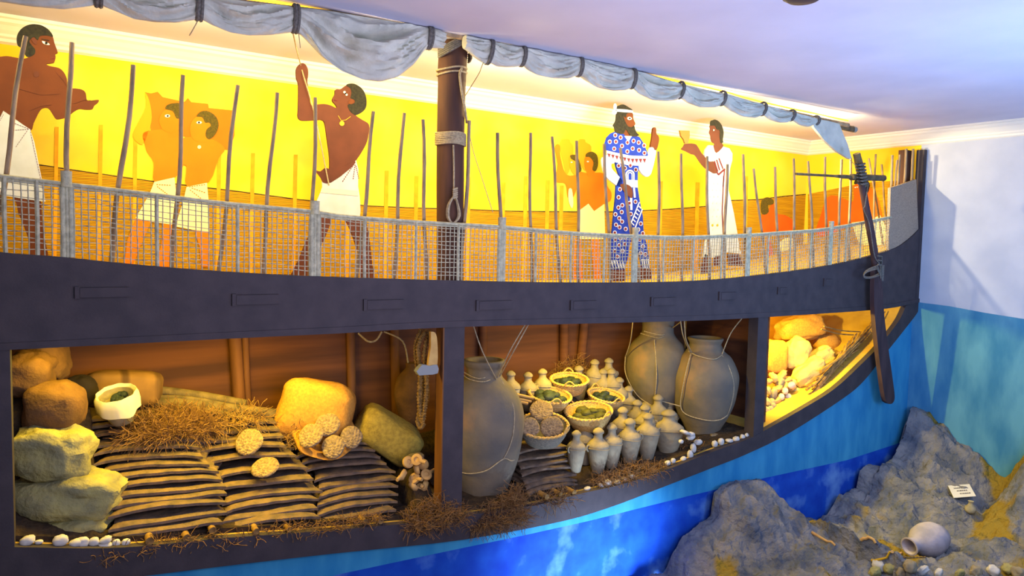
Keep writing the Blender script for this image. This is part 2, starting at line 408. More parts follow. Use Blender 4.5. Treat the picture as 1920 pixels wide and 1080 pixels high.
# posts
def post(x0, x1, yt, yb, dep=0.14, y0=0.0):
    a = P(x0, yb, y0); b = P(x1, yb, y0); mb = MB()
    mb.box(((a.x + b.x) / 2, y0 + dep / 2, (P(x0, yt, y0).z + a.z) / 2), (b.x - a.x, dep, P(x0, yt, y0).z - a.z)); return mb
for i, (x0, x1, yt, yb) in enumerate(((-70, 28, 640, 1060), (828, 865, 600, 985), (1412, 1430, 585, 830))):
    pst = post(x0, x1, yt, yb, 0.14, 0.005).build('bulkhead_post', 'wale', ship)
    if i == 1:
        c = P(828, 985, 0.0)
        q = MB(); q.box((c.x + 0.09, 0.085 + 0.09, 1.0), (0.17, 0.17, 1.75)); 
        q = MB(); q.box((c.x - 0.004, 0.075, (1.88 + 0.12) / 2), (0.012, 0.14, 1.76)); o = q.build('side_board', 'hullside', ship); o['label'] = 'brown side board facing the left hold'
# stern post and wicker screen
a = P(1717, 560); b = P(1734, 560); zt = P(1725, 279).z
mb = MB(); mb.box((a.x * .5 + 10.46 * .5, 0.05, (zt + 1.9) / 2), (10.46 - a.x, 0.11, zt - 1.9)); mb.build('sternpost', 'wale', ship)
mb = MB(); c = P(1704, 300, 0.16); mb.box((c.x, 0.22, (zt + 2.2) / 2 - 0.0), (0.17, 0.10, zt - 2.2)); o = mb.build('sternpost', 'mast', ship); o['label'] = 'inner reddish stern timber'
mb = MB(); mb.prism(fp([(1667, 474), (1670, 352), (1690, 346), (1718, 336), (1722, 430), (1706, 450), (1690, 462)], 0.02), (0, 0.04, 0)); o = mb.build('wicker_screen', 'wicker', ship); o['label'] = 'grey brown woven screen panel at the stern'
# deck
N = 50; mb = MB(); vs = []; fs = []
xs = [XL + (10.42 - XL) * i / N for i in range(N + 1)]
def zdeck(x): return min(zsheer(x) - 0.07, 2.72)
pl = [Vector((x, 0.071, zdeck(x))) for x in xs] + [Vector((x, 0.071, zdeck(x) - 0.08)) for x in reversed(xs)]
mb.prism([Vector((p.x, 0.071, p.z)) for p in pl], (0, 1.729, 0)); mb.build('deck', 'deck', ship)
# hold shell: floor swept back, ends, planked far side
HY = 1.5
kx = [(x, z) for x, z in keel if x < 10.2]
pl = [Vector((x, 0.071, z)) for x, z in kx] + [Vector((x, 0.071, z - 0.05)) for x, z in reversed(kx)]
mb = MB(); mb.prism(pl, (0, HY - 0.071, 0)); o = mb.build('hold_floor', 'floorwood', ship)
xm = P(1430, 700, 0.15).x + 0.02
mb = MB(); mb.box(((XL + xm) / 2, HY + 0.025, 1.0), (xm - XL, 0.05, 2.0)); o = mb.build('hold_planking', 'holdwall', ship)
mb = MB(); mb.box(((xm + 10.3) / 2, HY + 0.025, 1.2), (10.3 - xm, 0.05, 1.7)); o = mb.build('hold_planking', 'sternwall', ship); o['label'] = 'planking behind the stern hold, lamplight painted in as orange'
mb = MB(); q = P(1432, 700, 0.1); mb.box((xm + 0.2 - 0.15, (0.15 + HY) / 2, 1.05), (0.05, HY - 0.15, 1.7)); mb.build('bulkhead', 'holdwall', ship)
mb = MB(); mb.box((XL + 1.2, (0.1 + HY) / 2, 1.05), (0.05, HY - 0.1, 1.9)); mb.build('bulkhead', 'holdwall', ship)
# frames (ribs) on the planking
def rib(px, r, m_='holdwall', lean=0.0):
    x = P(px, 680, HY - .05).x; z0 = zkeel(x) + .02; mb = MB()
    mb.tube(smoothpath([(x + lean, HY - .05 - r * .3, z0), (x + lean * .5, HY - r, (z0 + 1.9) / 2), (x, HY - r, 1.95)], 4), r, 8); return mb.build('rib', m_, ship, smooth=True)
rib(437, 0.06, 'hullside', .1); rib(458, 0.035, 'hullside', .06); rib(656, 0.045, 'hullside', .05); rib(738, 0.05, 'hullside', .05); rib(905, 0.05); rib(1054, 0.06, lean=.05); rib(1096, 0.06, lean=-.15); rib(1376, 0.045)
# oar ports on the wale
for x0, x1, y0, y1 in ((150, 243, 537, 555), (443, 523, 551, 569), (688, 757, 561, 578), (898, 960, 563, 579), (1074, 1118, 563, 578), (1224, 1266, 557, 571), (1351, 1380, 547, 560), (1461, 1476, 538, 549), (1547, 1560, 522, 534)):
    a = P(x0, (y0 + y1) / 2, -0.01); b = P(x1, (y0 + y1) / 2, -0.01); h = (y1 - y0) * ppm(x0, y0, 0)
    mb = MB(); mb.box(((a.x + b.x) / 2, -0.012, a.z - 0.01), (b.x - a.x, 0.024, h)); mb.box((a.x - 0.015, -0.01, a.z - 0.01), (0.03, 0.02, h * 1.25))
    mb.build('oar_port', 'wale', ship)

# =================================================================== RAILING
rail = empty('lattice_railing', (3.5, 0.03, 2.3), 'pale rope lattice railing on top of the dark hull side', 'railing')
RT = [(-160, 310), (0, 330), (123, 345), (233, 358), (283, 364), (413, 380), (583, 396), (640, 405), (800, 417), (940, 425), (1083, 437), (1193, 442), (1280, 444), (1400, 440), (1457, 436), (1553, 428), (1667, 407)]
rtop = [(p.x, p.z) for p in sm(RT, Y=0.03)]
def zrail(x): return interp(rtop, x)
rposts = [(-115, 0.045), (127, 0.04), (590, 0.045), (940, 0.045), (1190, 0.04), (1402, 0.04), (1556, 0.038), (1667, 0.02)]
rx = [P(px, 480, 0.03).x for px, _ in rposts]
for k, (px, w) in enumerate(rposts):
    x = rx[k]; z0 = zsheer(x); z1 = zrail(x)
    mb = MB()
    for dx in (-w * 0.55, w * 0.55): mb.tube([(x + dx, 0.03, z0), (x + dx, 0.03, z1)], w * 0.42, 8)
    mb.tube([(x, 0.03, z0), (x, 0.03, z1 + 0.0)], w * 0.35, 8)
    if k < 7: mb.tube([(x, 0.03, z1 - 0.02), (x, 0.03, z1 + 0.02), (x, 0.03, z1 + 0.085)], [w * 0.95, w * 0.8, w * 0.85], 10)
    mb.build('rail_post', 'lattice', rail, smooth=True)
for k in range(7):
    a, b = rx[k], rx[k + 1]; mb = MB(); n = max(8, int((b - a) / 0.041)); rnd = random.Random(k)
    top_ = [Vector((a + (b - a) * i / 20, 0.03, zrail(a + (b - a) * i / 20))) for i in range(21)]
    t2 = MB(); t2.tube(top_, 0.014, 8); t2.tube([p - Vector((0, 0, 0.022)) for p in top_], 0.007, 6); t2.build('top_rail', 'lattice', rail, smooth=True)
    stiles = set(int(n * q) for q in ((0.33, 0.67) if k in (1,) else (0.25, 0.5, 0.75)))
    for i in range(1, n):
        x = a + (b - a) * i / n + rnd.uniform(-.004, .004); z0, z1 = zsheer(x), zrail(x)
        r = 0.0042 if i not in stiles else 0.014
        mb.tube([(x, 0.026, z0), (x + rnd.uniform(-.006, .006), 0.03, (z0 + z1) / 2), (x, 0.026, z1)], r, 5, cap=False)
    rows = 13
    for j in range(1, rows):
        f = j / rows; pts = []
        for i in range(0, n + 1, 2):
            x = a + (b - a) * i / n; z0, z1 = zsheer(x), zrail(x)
            pts.append((x, 0.036, z0 + (z1 - z0) * f + 0.006 * math.sin(x * 9 + j * 2) + rnd.uniform(-.003, .003)))
        mb.tube(pts, 0.0042, 4, cap=False)
    mb.build('lattice', 'lattice', rail)

# =================================================================== STAKES
ST = [(48, 68, 5, 340, 9.5), (135, 80, 128, 345, 10), (250, 122, 225, 355, 10), (343, 141, 330, 365, 9), (446, 160, 423, 378, 8.5), (520, 174, 503, 390, 8), (591, 183, 585, 398, 8), (700, 209, 680, 405, 8), (758, 212, 745, 410, 7.5), (793, 224, 798, 415, 7.5), (880, 226, 870, 420, 7.5), (933, 249, 937, 425, 7.5), (995, 249, 996, 425, 6.5), (1035, 256, 1045, 430, 6.5), (1081, 264, 1083, 435, 6.5), (1133, 270, 1140, 440, 6.5), (1163, 277, 1186, 440, 6.5), (1234, 284, 1235, 444, 6.5), (1277, 288, 1278, 444, 6), (1326, 293, 1328, 444, 6), (1364, 308, 1360, 440, 6), (1393, 289, 1396, 440, 6), (1413, 316, 1427, 436, 5), (1453, 313, 1458, 434, 5.5), (1488, 297, 1490, 432, 5), (1515, 302, 1522, 430, 5), (1547, 294, 1548, 427, 5), (1578, 299, 1574, 424, 5), (1595, 297, 1593, 420, 5), (1629, 297, 1637, 345, 4), (1642, 289, 1640, 350, 4), (1653, 308, 1656, 345, 4), (1673, 291, 1669, 370, 5), (1682, 300, 1678, 350, 4), (1687, 290, 1685, 350, 4), (1699, 279, 1696, 346, 5), (1712, 279, 1708, 342, 5)]
def ordn(i): return ['first', 'second', 'third', 'fourth', 'fifth', 'sixth', 'seventh', 'eighth', 'ninth', 'tenth', 'eleventh', 'twelfth', 'thirteenth', 'fourteenth', 'fifteenth', 'sixteenth', 'seventeenth', 'eighteenth', 'nineteenth', 'twentieth'][i]
SL = ['thick dark stake crossing the head of the leftmost painted man', 'upright stake crossing the wrist of the leftmost painted man',
 'tall leaning stake between the leftmost painted man and the faint mural porters', 'stake standing in front of the two faint orange mural porters carrying a sack',
 'leaning stake just right of the mural porters with the sack', 'stake midway between the mural sack porters and the rope-pulling man', 'stake crossing the raised arm of the man pulling a rope',
 'leaning stake touching the back of the man pulling a rope', 'slanting stake second left of the mast', 'stake nearest the mast on its left', 'stake nearest the mast on its right',
 'stake above the lattice post right of the mast', 'straight stake right of the lattice post beside the mast', 'bent stake left of the faint mural jar carriers', 'stake between the two faint mural jar carriers',
 'stake at the left sleeve of the blue-robed man', 'slanting stake crossing the chest of the blue-robed man', 'stake right below the raised hand of the blue-robed man', 'stake below the goblet held by the white-robed figure',
 'stake covering the left edge of the white robe', 'brown stake covering the right side of the white robe', 'stake just right of the white-robed figure', 'stake leaning left beside the seated mural oarsman',
 'stake in front of the seated mural oarsman', 'stake to the right of the seated mural oarsman', 'bent stake between the seated oarsman and the mural helmsman', 'dark straight stake at the elbow of the mural helmsman',
 'stake crossing the arm of the mural helmsman', 'stake under the hanging tip of the furled sail', 'thin leaning stake just right of the steering oar head', 'thin stake behind the tiller bar right of the oar head',
 'short thin pole behind the tail of the tiller bar', 'stake at the left edge of the grey woven stern screen', 'left one of a close pair of stakes behind the stern screen', 'right one of a close pair of stakes behind the stern screen',
 'stake against the left face of the stern timber', 'last stake, against the dark sternpost']
for i, (x0, y0, x1, y1, w) in enumerate(ST):
    Y = 0.115 if i < 29 else 0.13
    if i in (29, 30, 31): Y = 0.5
    if i in (35, 36): Y = 0.12
    A = P(x0, y0, Y); B = P(x1, y1, Y); d = (A - B)
    zb = zdeck(B.x) - 0.0; t = (zb - B.z) / d.z; B = B + d * t
    r = w * 0.5 * ppm(x0, y0, Y) * 0.92; rnd = random.Random(i)
    n = 9; pts = []; rs = []
    for k in range(n):
        f = k / (n - 1); p = B + (A - B) * f
        wob = math.sin(f * PI) * r * 1.1
        pts.append(p + Vector((math.sin(f * 5 + i * 1.7) * wob, 0, 0))); rs.append(r * (1.08 - 0.14 * f + rnd.uniform(-.05, .05)))
    mb = MB(); mb.tube(pts, rs, 10); o = mb.build('wooden_stake', 'stake', smooth=True)
    tag(o, SL[i], 'stake', 'stakes along the hull railing')

# =================================================================== MAST, YARD, SAIL
MY = 0.22
mast = empty('mast', P(845, 520, MY) , 'thick brown wooden mast rising from the deck to the ceiling', 'mast')
mb = MB(); mp = [(844, 525), (844, 400), (845, 250), (848, 130), (851, 62)]
pts = [P(x, y, MY) for x, y in mp]; pts[0].z = zdeck(pts[0].x); pts[-1].z = CEIL - 0.002
mb.tube(smoothpath(pts, 3), [0.123] * 4 + [0.125] * 5 + [0.13] * 4, 28); mb.build('mast_pole', 'mast', mast, smooth=True)
def band(px, py0, py1, turns, r=0.131, m_='rope', rr=0.009, tilt=0.0):
    mb = MB()
    for k in range(turns):
        f = k / max(1, turns - 1); c = P(px, py0 + (py1 - py0) * f, MY)
        mb.tube([c + Vector((math.cos(w) * (r + .004), math.sin(w) * (r + .004), tilt * math.cos(w) + 0.004 * math.sin(3 * w + k))) for w in [2 * PI * j / 28 for j in range(28)]], rr, 6, closed=True)
    return mb
band(845, 252, 272, 8).build('rope_binding', 'rope', mast, smooth=True)
band(847, 131, 139, 2, tilt=0.02).build('rope_binding', 'rope', mast, smooth=True)
mb = MB()
for s in (-1, 1):
    for k in range(5):
        o_ = k * 0.017
        pts = []
        for j in range(14):
            w = PI * (1.0 + j / 13.0)       # front half of the mast
            c = P(849, 80, MY); z = s * 0.10 * math.cos(w) * 1.05
            pts.append(c + Vector((math.cos(w) * 0.15, math.sin(w) * 0.185 - 0.02, z + o_ - 0.05)))
        mb.tube(pts, 0.0105, 6)
mb.build('yard_lashing', 'rope_dark', mast, smooth=True)
# a line hanging down the mast with its coil
def F_(px, py, Y): return P(px, py, Y)
yf = MY - 0.15
mb = MB(); mb.tube(smoothpath([F_(866, 128, yf), F_(862, 140, yf), F_(866, 175, yf), F_(872, 205, yf), F_(875, 230, yf + .1)], 4), 0.011, 6); mb.build('rope_line', 'rope', mast, smooth=True)
mb = MB(); mb.tube(smoothpath([F_(850, 272, yf), F_(851, 310, yf), F_(851, 356, yf)], 3), 0.008, 6)
for k in range(4):
    w0 = 5 + 2.5 * (k % 2); 
    mb.tube(smoothpath([F_(852, 368, yf - .01 * k), F_(846 - w0 + k, 385, yf - .01 * k), F_(845 - w0 + k, 408, yf - .01 * k), F_(850, 418, yf - .01 * k), F_(856 + w0 - k, 405, yf - .01 * k), F_(854 + w0 * .6, 382, yf - .01 * k)], 4, closed=True), 0.0075, 6, closed=True)
for k in range(5): mb.tube([F_(849, 356 + 4 * k, yf - .03), F_(857, 353 + 4 * k, yf - .03), F_(853, 358 + 4 * k, yf + .02)], 0.009, 6)
mb.build('rope_coil', 'rope', mast, smooth=True)

YT = [(-160, -95), (0, -62), (200, -36), (450, 2), (640, 25), (800, 51), (870, 66), (978, 88), (1083, 108), (1183, 131), (1280, 160), (1352, 175), (1428, 196), (1590, 231)]
yard = empty('yard', (5, 0, 4.2), 'long slender wooden yard carrying the furled sail just under the ceiling', 'yard')
mb = MB(); pts = sm([(x, y + 4) for x, y in YT], 3, 0.0); mb.tube(pts, 0.028, 10); mb.build('yard_pole', 'stake', yard, smooth=True)
mb = MB(); mb.tube(sm([(1440, 205), (1520, 226), (1602, 243)], 3, 0.05), 0.04, 12); mb.build('yard_pole', 'log', yard, smooth=True)
mb = MB(); mb.tube([P(1598, 241.5, 0.05), P(1603, 243.5, 0.05)], 0.042, 12); o = mb.build('pole_end', 'metal', yard, smooth=True)
mb = MB(); pts = sm([(x, y - 2) for x, y in YT if -10 < x < 1595 and x != 870], 3, 0.03)
for seg_ in ([p for p in pts if p.x < P(815, 50, 0).x], [p for p in pts if p.x > P(885, 60, 0).x]):
    q = [Vector((p.x, p.y, min(p.z + 0.018, CEIL - 0.012))) for p in seg_]
    mb.tube(q, 0.010, 6)
o = mb.build('light_strip', 'strip'); tag(o, 'glowing yellow light strip running along the top of the yard', 'light strip')

# furled sail: (px, top y, bottom y)
SA = [(-160, -95, -30), (-60, -74, -8), (0, -60, 3), (60, -52, 12), (120, -46, 17), (160, -42, 12), (185, -38, 8), (215, -33, 20), (250, -28, 35), (290, -20, 41), (330, -14, 42), (360, -10, 38), (373, -8, 34), (395, -5, 46), (430, 0, 60), (465, 5, 66), (505, 9, 65), (540, 13, 61), (553, 16, 57),
      (570, 17, 72), (600, 20, 104), (640, 26, 133), (680, 33, 149), (712, 38, 153), (745, 43, 144), (775, 47, 120), (792, 50, 96), (803, 52, 88), (815, 55, 90), (830, 58, 90)]
SB = [(868, 66, 90), (880, 68, 100), (895, 71, 112), (910, 75, 121), (918, 77, 117), (930, 80, 124), (950, 85, 126), (968, 88, 125), (978, 90, 121), (988, 91, 131), (1005, 94, 140), (1035, 100, 146), (1065, 105, 147), (1083, 108, 140), (1095, 111, 150), (1120, 117, 164), (1150, 124, 170), (1172, 129, 169), (1183, 131, 163), (1195, 135, 175), (1220, 142, 187), (1250, 151, 189), (1268, 156, 187), (1274, 158, 182), (1286, 161, 192), (1312, 167, 201), (1340, 173, 201), (1352, 175, 195), (1364, 178, 206), (1390, 186, 218), (1415, 193, 221), (1428, 196, 214), (1440, 200, 224), (1460, 205, 230), (1476, 209, 229), (1482, 210, 224), (1495, 214, 234), (1512, 218, 238), (1527, 221, 232)]
sail = empty('furled_sail', (5, -0.05, 4.0), 'grey linen sail furled along the yard with rope ties, one bay sagging low', 'sail')
GX = (-160, 185, 373, 553, 803, 918, 978, 1083, 1183, 1274, 1352, 1428, 1482, 1527)
def sailmesh(tab, seed):
    xs_ = []; x = tab[0][0]
    while x < tab[-1][0]: xs_.append(x); x += 3.0
    xs_.append(tab[-1][0]); ns = 72; vs = []; fs = []
    tt = [(a, b) for a, b, c in tab]; tb = [(a, c) for a, b, c in tab]
    for x in xs_:
        # smooth lookup
        yt = interp(tt, x); yb = (interp(tb, x) * 2 + interp(tb, x - 4) + interp(tb, x + 4)) / 4
        T = P(x, yt, -0.03); B = P(x, yb, -0.06); h = T.z - B.z; dep = min(0.11, 0.05 + h * 0.26)
        cz = (T.z + B.z) / 2
        for j in range(ns):
            w = 2 * PI * j / ns; cx, cz_ = math.sin(w), math.cos(w)
            yy = -0.055 - dep * 0.5 * cx; zz = cz + h * 0.5 * cz_
            q = Vector((T.x * 1.4, cz_ * 2.2 + T.x * 0.25, cx)); 
            vv = (zz - B.z) / max(h, .02); gz = [g for g in GX if g <= x]; g0 = max(gz) if gz else x - 100; gz = [g for g in GX if g > x]; g1 = min(gz) if gz else x + 60
            uu = (x - g0) / max(1, g1 - g0); dip = 4 * uu * (1 - uu); mlt = min(1.0, .35 + dip)
            s1_ = vv * 3.4 + dip * 1.1 + g0
            fold = (0.30 - abs(noise.noise(Vector((uu * 1.6 + seed, s1_, g0))))) * 0.16 + (0.25 - abs(noise.noise(Vector((uu * 3.5, s1_ * 2.6, seed + g0))))) * 0.07 - 0.02
            fold *= mlt * min(1.4, h / .25)
            if cx > 0: yy -= fold * cx * (1.2 if h > 0.25 else 0.9)
            vs.append((T.x, yy, min(zz, CEIL - 0.01)))
    n = len(xs_)
    for i in range(n - 1):
        for j in range(ns):
            fs.append((i * ns + j, i * ns + (j + 1) % ns, (i + 1) * ns + (j + 1) % ns, (i + 1) * ns + j))
    fs.append(tuple(range(ns))); fs.append(tuple((n - 1) * ns + j for j in reversed(range(ns))))
    return vs, fs
mb = MB(); mb.add(*sailmesh(SA, 1)); mb.add(*sailmesh(SB, 5))
# hanging tail at the stern end
tl = fp([(1524, 222), (1526, 238), (1545, 262), (1568, 283), (1592, 298), (1597, 297), (1590, 272), (1580, 248), (1574, 232), (1550, 226)], -0.07)
mb.prism(tl, (0, 0.03, 0)); mb.build('sail_cloth', 'sail', sail, smooth=True)
def gasket(px, tab, r=0.012, m_='rope_dark', tilt=0):
    yt = interp([(a, b) for a, b, c in tab], px); yb = interp([(a, c) for a, b, c in tab], px)
    T = P(px, yt - 2, -0.03); B = P(px + tilt, yb + 1, -0.06); h = T.z - B.z; dep = min(0.13, 0.07 + h * 0.26)
    pts = []
    for j in range(20):
        w = 2 * PI * j / 20; f = (1 - math.cos(w)) / 2
        pts.append(Vector((T.x + (B.x - T.x) * f, -0.055 - dep * 0.56 * math.sin(w), min((T.z + B.z) / 2 + (h / 2 + 0.008) * math.cos(w), CEIL - 0.015))))
    mb = MB()
    for d in (-1, 1): mb.tube([p + Vector((d * r * .8, 0, 0)) for p in pts], r, 6, closed=True)
    mb.build('sail_tie', m_, sail, smooth=True)
for px in (185, 373, 553, 803): gasket(px, SA, 0.015)
for px, tl_ in ((918, -4), (978, 0), (1083, 2), (1183, 1), (1274, -1), (1352, 0), (1428, 0), (1482, 0), (1527, 3)): gasket(px, SB, 0.011, tilt=tl_)
def cord(name, pts, r, m_, label, cat, n=5):
    mb = MB(); mb.tube(smoothpath(pts, n), r, 6); o = mb.build(name, m_, smooth=True); tag(o, label, cat); return o
cord('rope', [P(372, 36, -.06), P(366, 48, -.06), P(355, 67, -.06)], 0.004, 'rope', 'short loose cord end hanging from a sail tie near the left', 'rope')
FY = 1.22
cord('halyard', [P(549, 60, -.06), P(556, 92, 0.5), P(563, 119, FY - .03), P(570, 145, FY - .03), P(590, 215, FY - .03), P(617, 348, FY - .03)], 0.006, 'rope', 'thin rope from the sail pulled by the bare-chested painted man', 'rope')
cord('rope', [P(560, 62, -.06), P(563, 90, -.06)], 0.003, 'rope', 'short cord end hanging beside the rope the painted man pulls', 'rope')
cord('rope', [P(906, 118, -.06), P(902, 128, -.06), P(897, 140, .05), P(872, 180, .35)], 0.004, 'rope', 'thin slack line from the furled sail to the back of the mast', 'rope')
cord('rope', [P(872, 195, .3), P(884, 270, .2), P(904, 335, .15), P(924, 398, .13)], 0.004, 'rope', 'thin line slanting from the mast down to the railing', 'rope')
cord('rope', [P(1590, 297, -.07), P(1600, 306, -.1), P(1612, 318, -.14)], 0.004, 'rope', 'cord from the sail tip to the steering oar head', 'rope')

# dark fixture on the ceiling at the top edge of the view
mb = MB(); c = PZ(1507, -14, CEIL - 0.0); mb.lathe([(0.02, -0.06), (0.1, -0.055), (0.14, -0.03), (0.15, 0.0)], 20, Matrix.Translation(c))
o = mb.build('ceiling_fixture', 'fixture', smooth=True); tag(o, 'small dark round fixture on the ceiling at the top edge', 'ceiling fixture')

# =================================================================== STEERING OAR
oar = empty('steering_oar', P(1670, 755, -0.14), 'long dark steering oar lashed to the stern with its blade hanging over the hull', 'oar')
OY = -0.13
mb = MB(); sh = [(1612, 318), (1617, 350), (1625, 395), (1636, 455), (1641, 490), (1647, 540)]
mb.tube(sm(sh, 4, OY), [0.045] * 9 + [0.05] * 12, 12); mb.build('shaft', 'oar', oar, smooth=True)
mb = MB(); mb.prism(sm([(1640, 500), (1639, 560), (1641, 600), (1645, 640), (1651, 690), (1659, 745), (1665, 756), (1672, 757), (1677, 750), (1677, 735), (1671, 690), (1664, 640), (1658, 590), (1655, 540), (1650, 500)], 3, OY - 0.03), (0, 0.06, 0)); mb.build('blade', 'oar', oar)
mb = MB(); mb.tube(sm([(1606, 288), (1610, 305), (1614, 322), (1620, 350)], 3, OY - .01), [0.045, .045, .047, .05, .055, .055, .05, .05, .045, .045], 10); mb.build('oar_head', 'log', oar, smooth=True)
mb = MB()
for k in range(7): 
    y = 308 + 6 * k; mb.tube([P(1605 + k * .8, y, OY - .06), P(1612 + k * .8, y + 2, OY - .085), P(1621 + k * .8, y - 1, OY - .05), P(1613 + k * .8, y, OY + .05)], 0.016, 6, closed=True)
mb.build('lashing', 'rope_dark', oar, smooth=True)
mb = MB(); mb.tube(sm([(1492, 326), (1530, 328), (1580, 331), (1612, 333)], 3, OY + .02), [.016] * 6 + [.026] * 4, 8); mb.tube(sm([(1596, 332), (1630, 333), (1657, 334)], 3, OY + .0), 0.042, 10); mb.build('tiller', 'log', oar, smooth=True)
mb = MB(); pts = sm([(1628, 343), (1622, 385), (1619, 392), (1630, 420), (1640, 480), (1650, 497), (1651, 522)], 4, OY - .06); mb.tube(pts, 0.007, 6)
for k in range(3): mb.tube(sm([(1645, 498 + 3 * k), (1628, 505 + 2 * k), (1620, 513 + k), (1622, 519 + k), (1634, 519 + k), (1650, 512 + 2 * k)], 4, OY - .07 - .01 * k), 0.009, 6, closed=True)
for k in range(3): mb.tube([P(1646, 480 + 8 * k, OY - .06), P(1653, 481 + 8 * k, OY - .05), P(1651, 518 + 3 * k, OY + .05)], 0.012, 6)
mb.build('rope_loop', 'rope_dark', oar, smooth=True)
mb = MB(); mb.box(P(1651, 512, -.07), (0.07, 0.06, 0.22)); o = mb.build('oar_bracket', 'rope_dark', oar)

# =================================================================== PAINTED CUT-OUT FIGURES
def zf(ox, oy, s):
    return lambda pts: [(ox + x * s, oy + y * s) for x, y in pts]
class Fig:
    """painted board: layers of paint are thin relief in front of a 2.5 cm board"""
    def __init__(s, name, px, Y, label, cat, wall=None):
        s.Y = Y; s.wall = wall; s.n = 0
        s.root = empty(name, P(px, 500, Y), label, cat); s.root.location.z = zdeck(min(s.root.location.x, 9.0))
    def pt(s, p, lift): return P(p[0], p[1], s.Y - lift)
    def part(s, name, pts, m_, layer, smooth_=True, label=None):
        l = 0.0035 * layer
        q = smoothpath([s.pt(p, l) for p in pts], 3, closed=True) if smooth_ else [s.pt(p, l) for p in pts]
        mb = MB(); mb.prism(q, (0, 0.025 if layer == 0 else 0.0035, 0)); o = mb.build(name, m_, s.root)
        if label: o['label'] = label
        return o
    def multi(s, name, polys, m_, layer, smooth_=False, label=None):
        l = 0.0035 * layer; mb = MB()
        for pts in polys:
            q = [s.pt(p, l) for p in pts]
            if smooth_: q = smoothpath(q, 2, closed=True)
            mb.prism(q, (0, 0.0035, 0))
        o = mb.build(name, m_, s.root)
        if label: o['label'] = label
        return o
def circ(x, y, r, ry=None, n=10):
    ry = ry or r
    return [(x + r * math.cos(2 * PI * k / n), y + ry * math.sin(2 * PI * k / n)) for k in range(n)]
def line(a, b, w):
    dx, dy = b[0] - a[0], b[1] - a[1]; L = math.hypot(dx, dy) or 1; nx, ny = -dy / L * w / 2, dx / L * w / 2
    return [(a[0] + nx, a[1] + ny), (b[0] + nx, b[1] + ny), (b[0] - nx, b[1] - ny), (a[0] - nx, a[1] - ny)]
def dots(a, b, n, w):
    out = []
    for k in range(n):
        f = (k + .5) / n; x = a[0] + (b[0] - a[0]) * f; y = a[1] + (b[1] - a[1]) * f
        dx, dy = (b[0] - a[0]) / n * .3, (b[1] - a[1]) / n * .3
        out.append(line((x - dx, y - dy), (x + dx, y + dy), w))
    return out

# --- left man
A = zf(0, 30, .1852); B = zf(0, 200, .2778)
f = Fig('painted_figure', 40, FY, 'flat painted bare-chested man in a white kilt holding out one palm, at the far left', 'painted figure')
f.part('leg', B([(100, 600), (112, 660), (125, 720), (165, 820), (200, 930), (205, 1080), (330, 1080), (310, 930), (285, 780), (262, 600)]), 'skin', 0)
f.part('leg', B([(-150, 600), (-140, 800), (-120, 1080), (-20, 1080), (-10, 800), (0, 600)]), 'skin', 0)
f.part('body', A([(-330, 520), (-200, 440), (0, 412), (80, 406), (180, 425), (250, 430), (290, 400), (200, 300), (230, 150), (330, 95), (440, 130), (515, 180), (540, 225), (552, 275), (580, 350), (582, 372), (560, 384), (562, 415), (548, 465), (520, 477), (468, 484), (500, 505), (600, 528), (650, 575), (678, 640), (684, 725), (760, 733), (830, 745), (868, 780), (880, 850), (920, 856), (998, 848), (990, 878), (955, 905), (932, 943), (860, 946), (800, 940), (740, 972), (680, 1020), (590, 1044), (560, 1035), (530, 990), (490, 935), (440, 930), (400, 962), (340, 1080), (308, 1160), (150, 1200), (-50, 1150), (-60, 1000)]), 'skin', 0)
f.part('hair', A([(168, 250), (175, 190), (215, 130), (280, 92), (350, 82), (430, 98), (500, 145), (538, 210), (480, 198), (405, 203), (382, 245), (345, 213), (308, 235), (300, 265), (330, 305), (358, 345), (345, 390), (290, 415), (258, 400), (220, 330), (180, 300)]), 'hair', 1)
f.part('kilt', B([(-150, 100), (0, 75), (22, 28), (55, 50), (100, 82), (160, 125), (203, 152), (232, 240), (262, 390), (285, 500), (306, 642), (200, 628), (40, 602), (-150, 590)]), 'white', 1, False)
f.multi('kilt_stitching', [p for q in ((( 80, 105), (195, 150), 7), ((85, 160), (195, 152), 7), ((185, 160), (105, 275), 8), ((205, 165), (290, 560), 22), ((25, 50), (-10, 110), 5)) for p in dots(B([q[0]])[0], B([q[1]])[0], q[2], 0.8)], 'maroon', 2)
f.part('eye', A([(425, 254), (445, 256), (480, 268), (504, 290), (470, 290), (440, 278)]), 'eyew', 2)
f.part('pupil', A(circ(468, 273, 14)), 'eyeb', 3); f.multi('eyebrow', [line(*A([(420, 232), (500, 248)]), 1.2)], 'hair', 2)
f.multi('mouth', [line(*A([(515, 432), (556, 428)]), .8)], 'maroon', 2); f.part('ear', A([(318, 225), (345, 222), (372, 245), (370, 285), (345, 280), (325, 250)]), 'skin2', 2)
f.multi('arm_outline', [line(*A([p, q]), .6) for p, q in (((560, 560), (650, 660)), ((650, 660), (690, 740)), ((200, 740), (420, 800)), ((420, 800), (600, 790)), ((300, 960), (420, 910)), ((420, 910), (520, 900)), ((740, 890), (860, 850)), ((860, 850), (960, 860)))], 'skin2', 1)
f.part('pendant', A(circ(368, 590, 30)), 'skin2', 1)

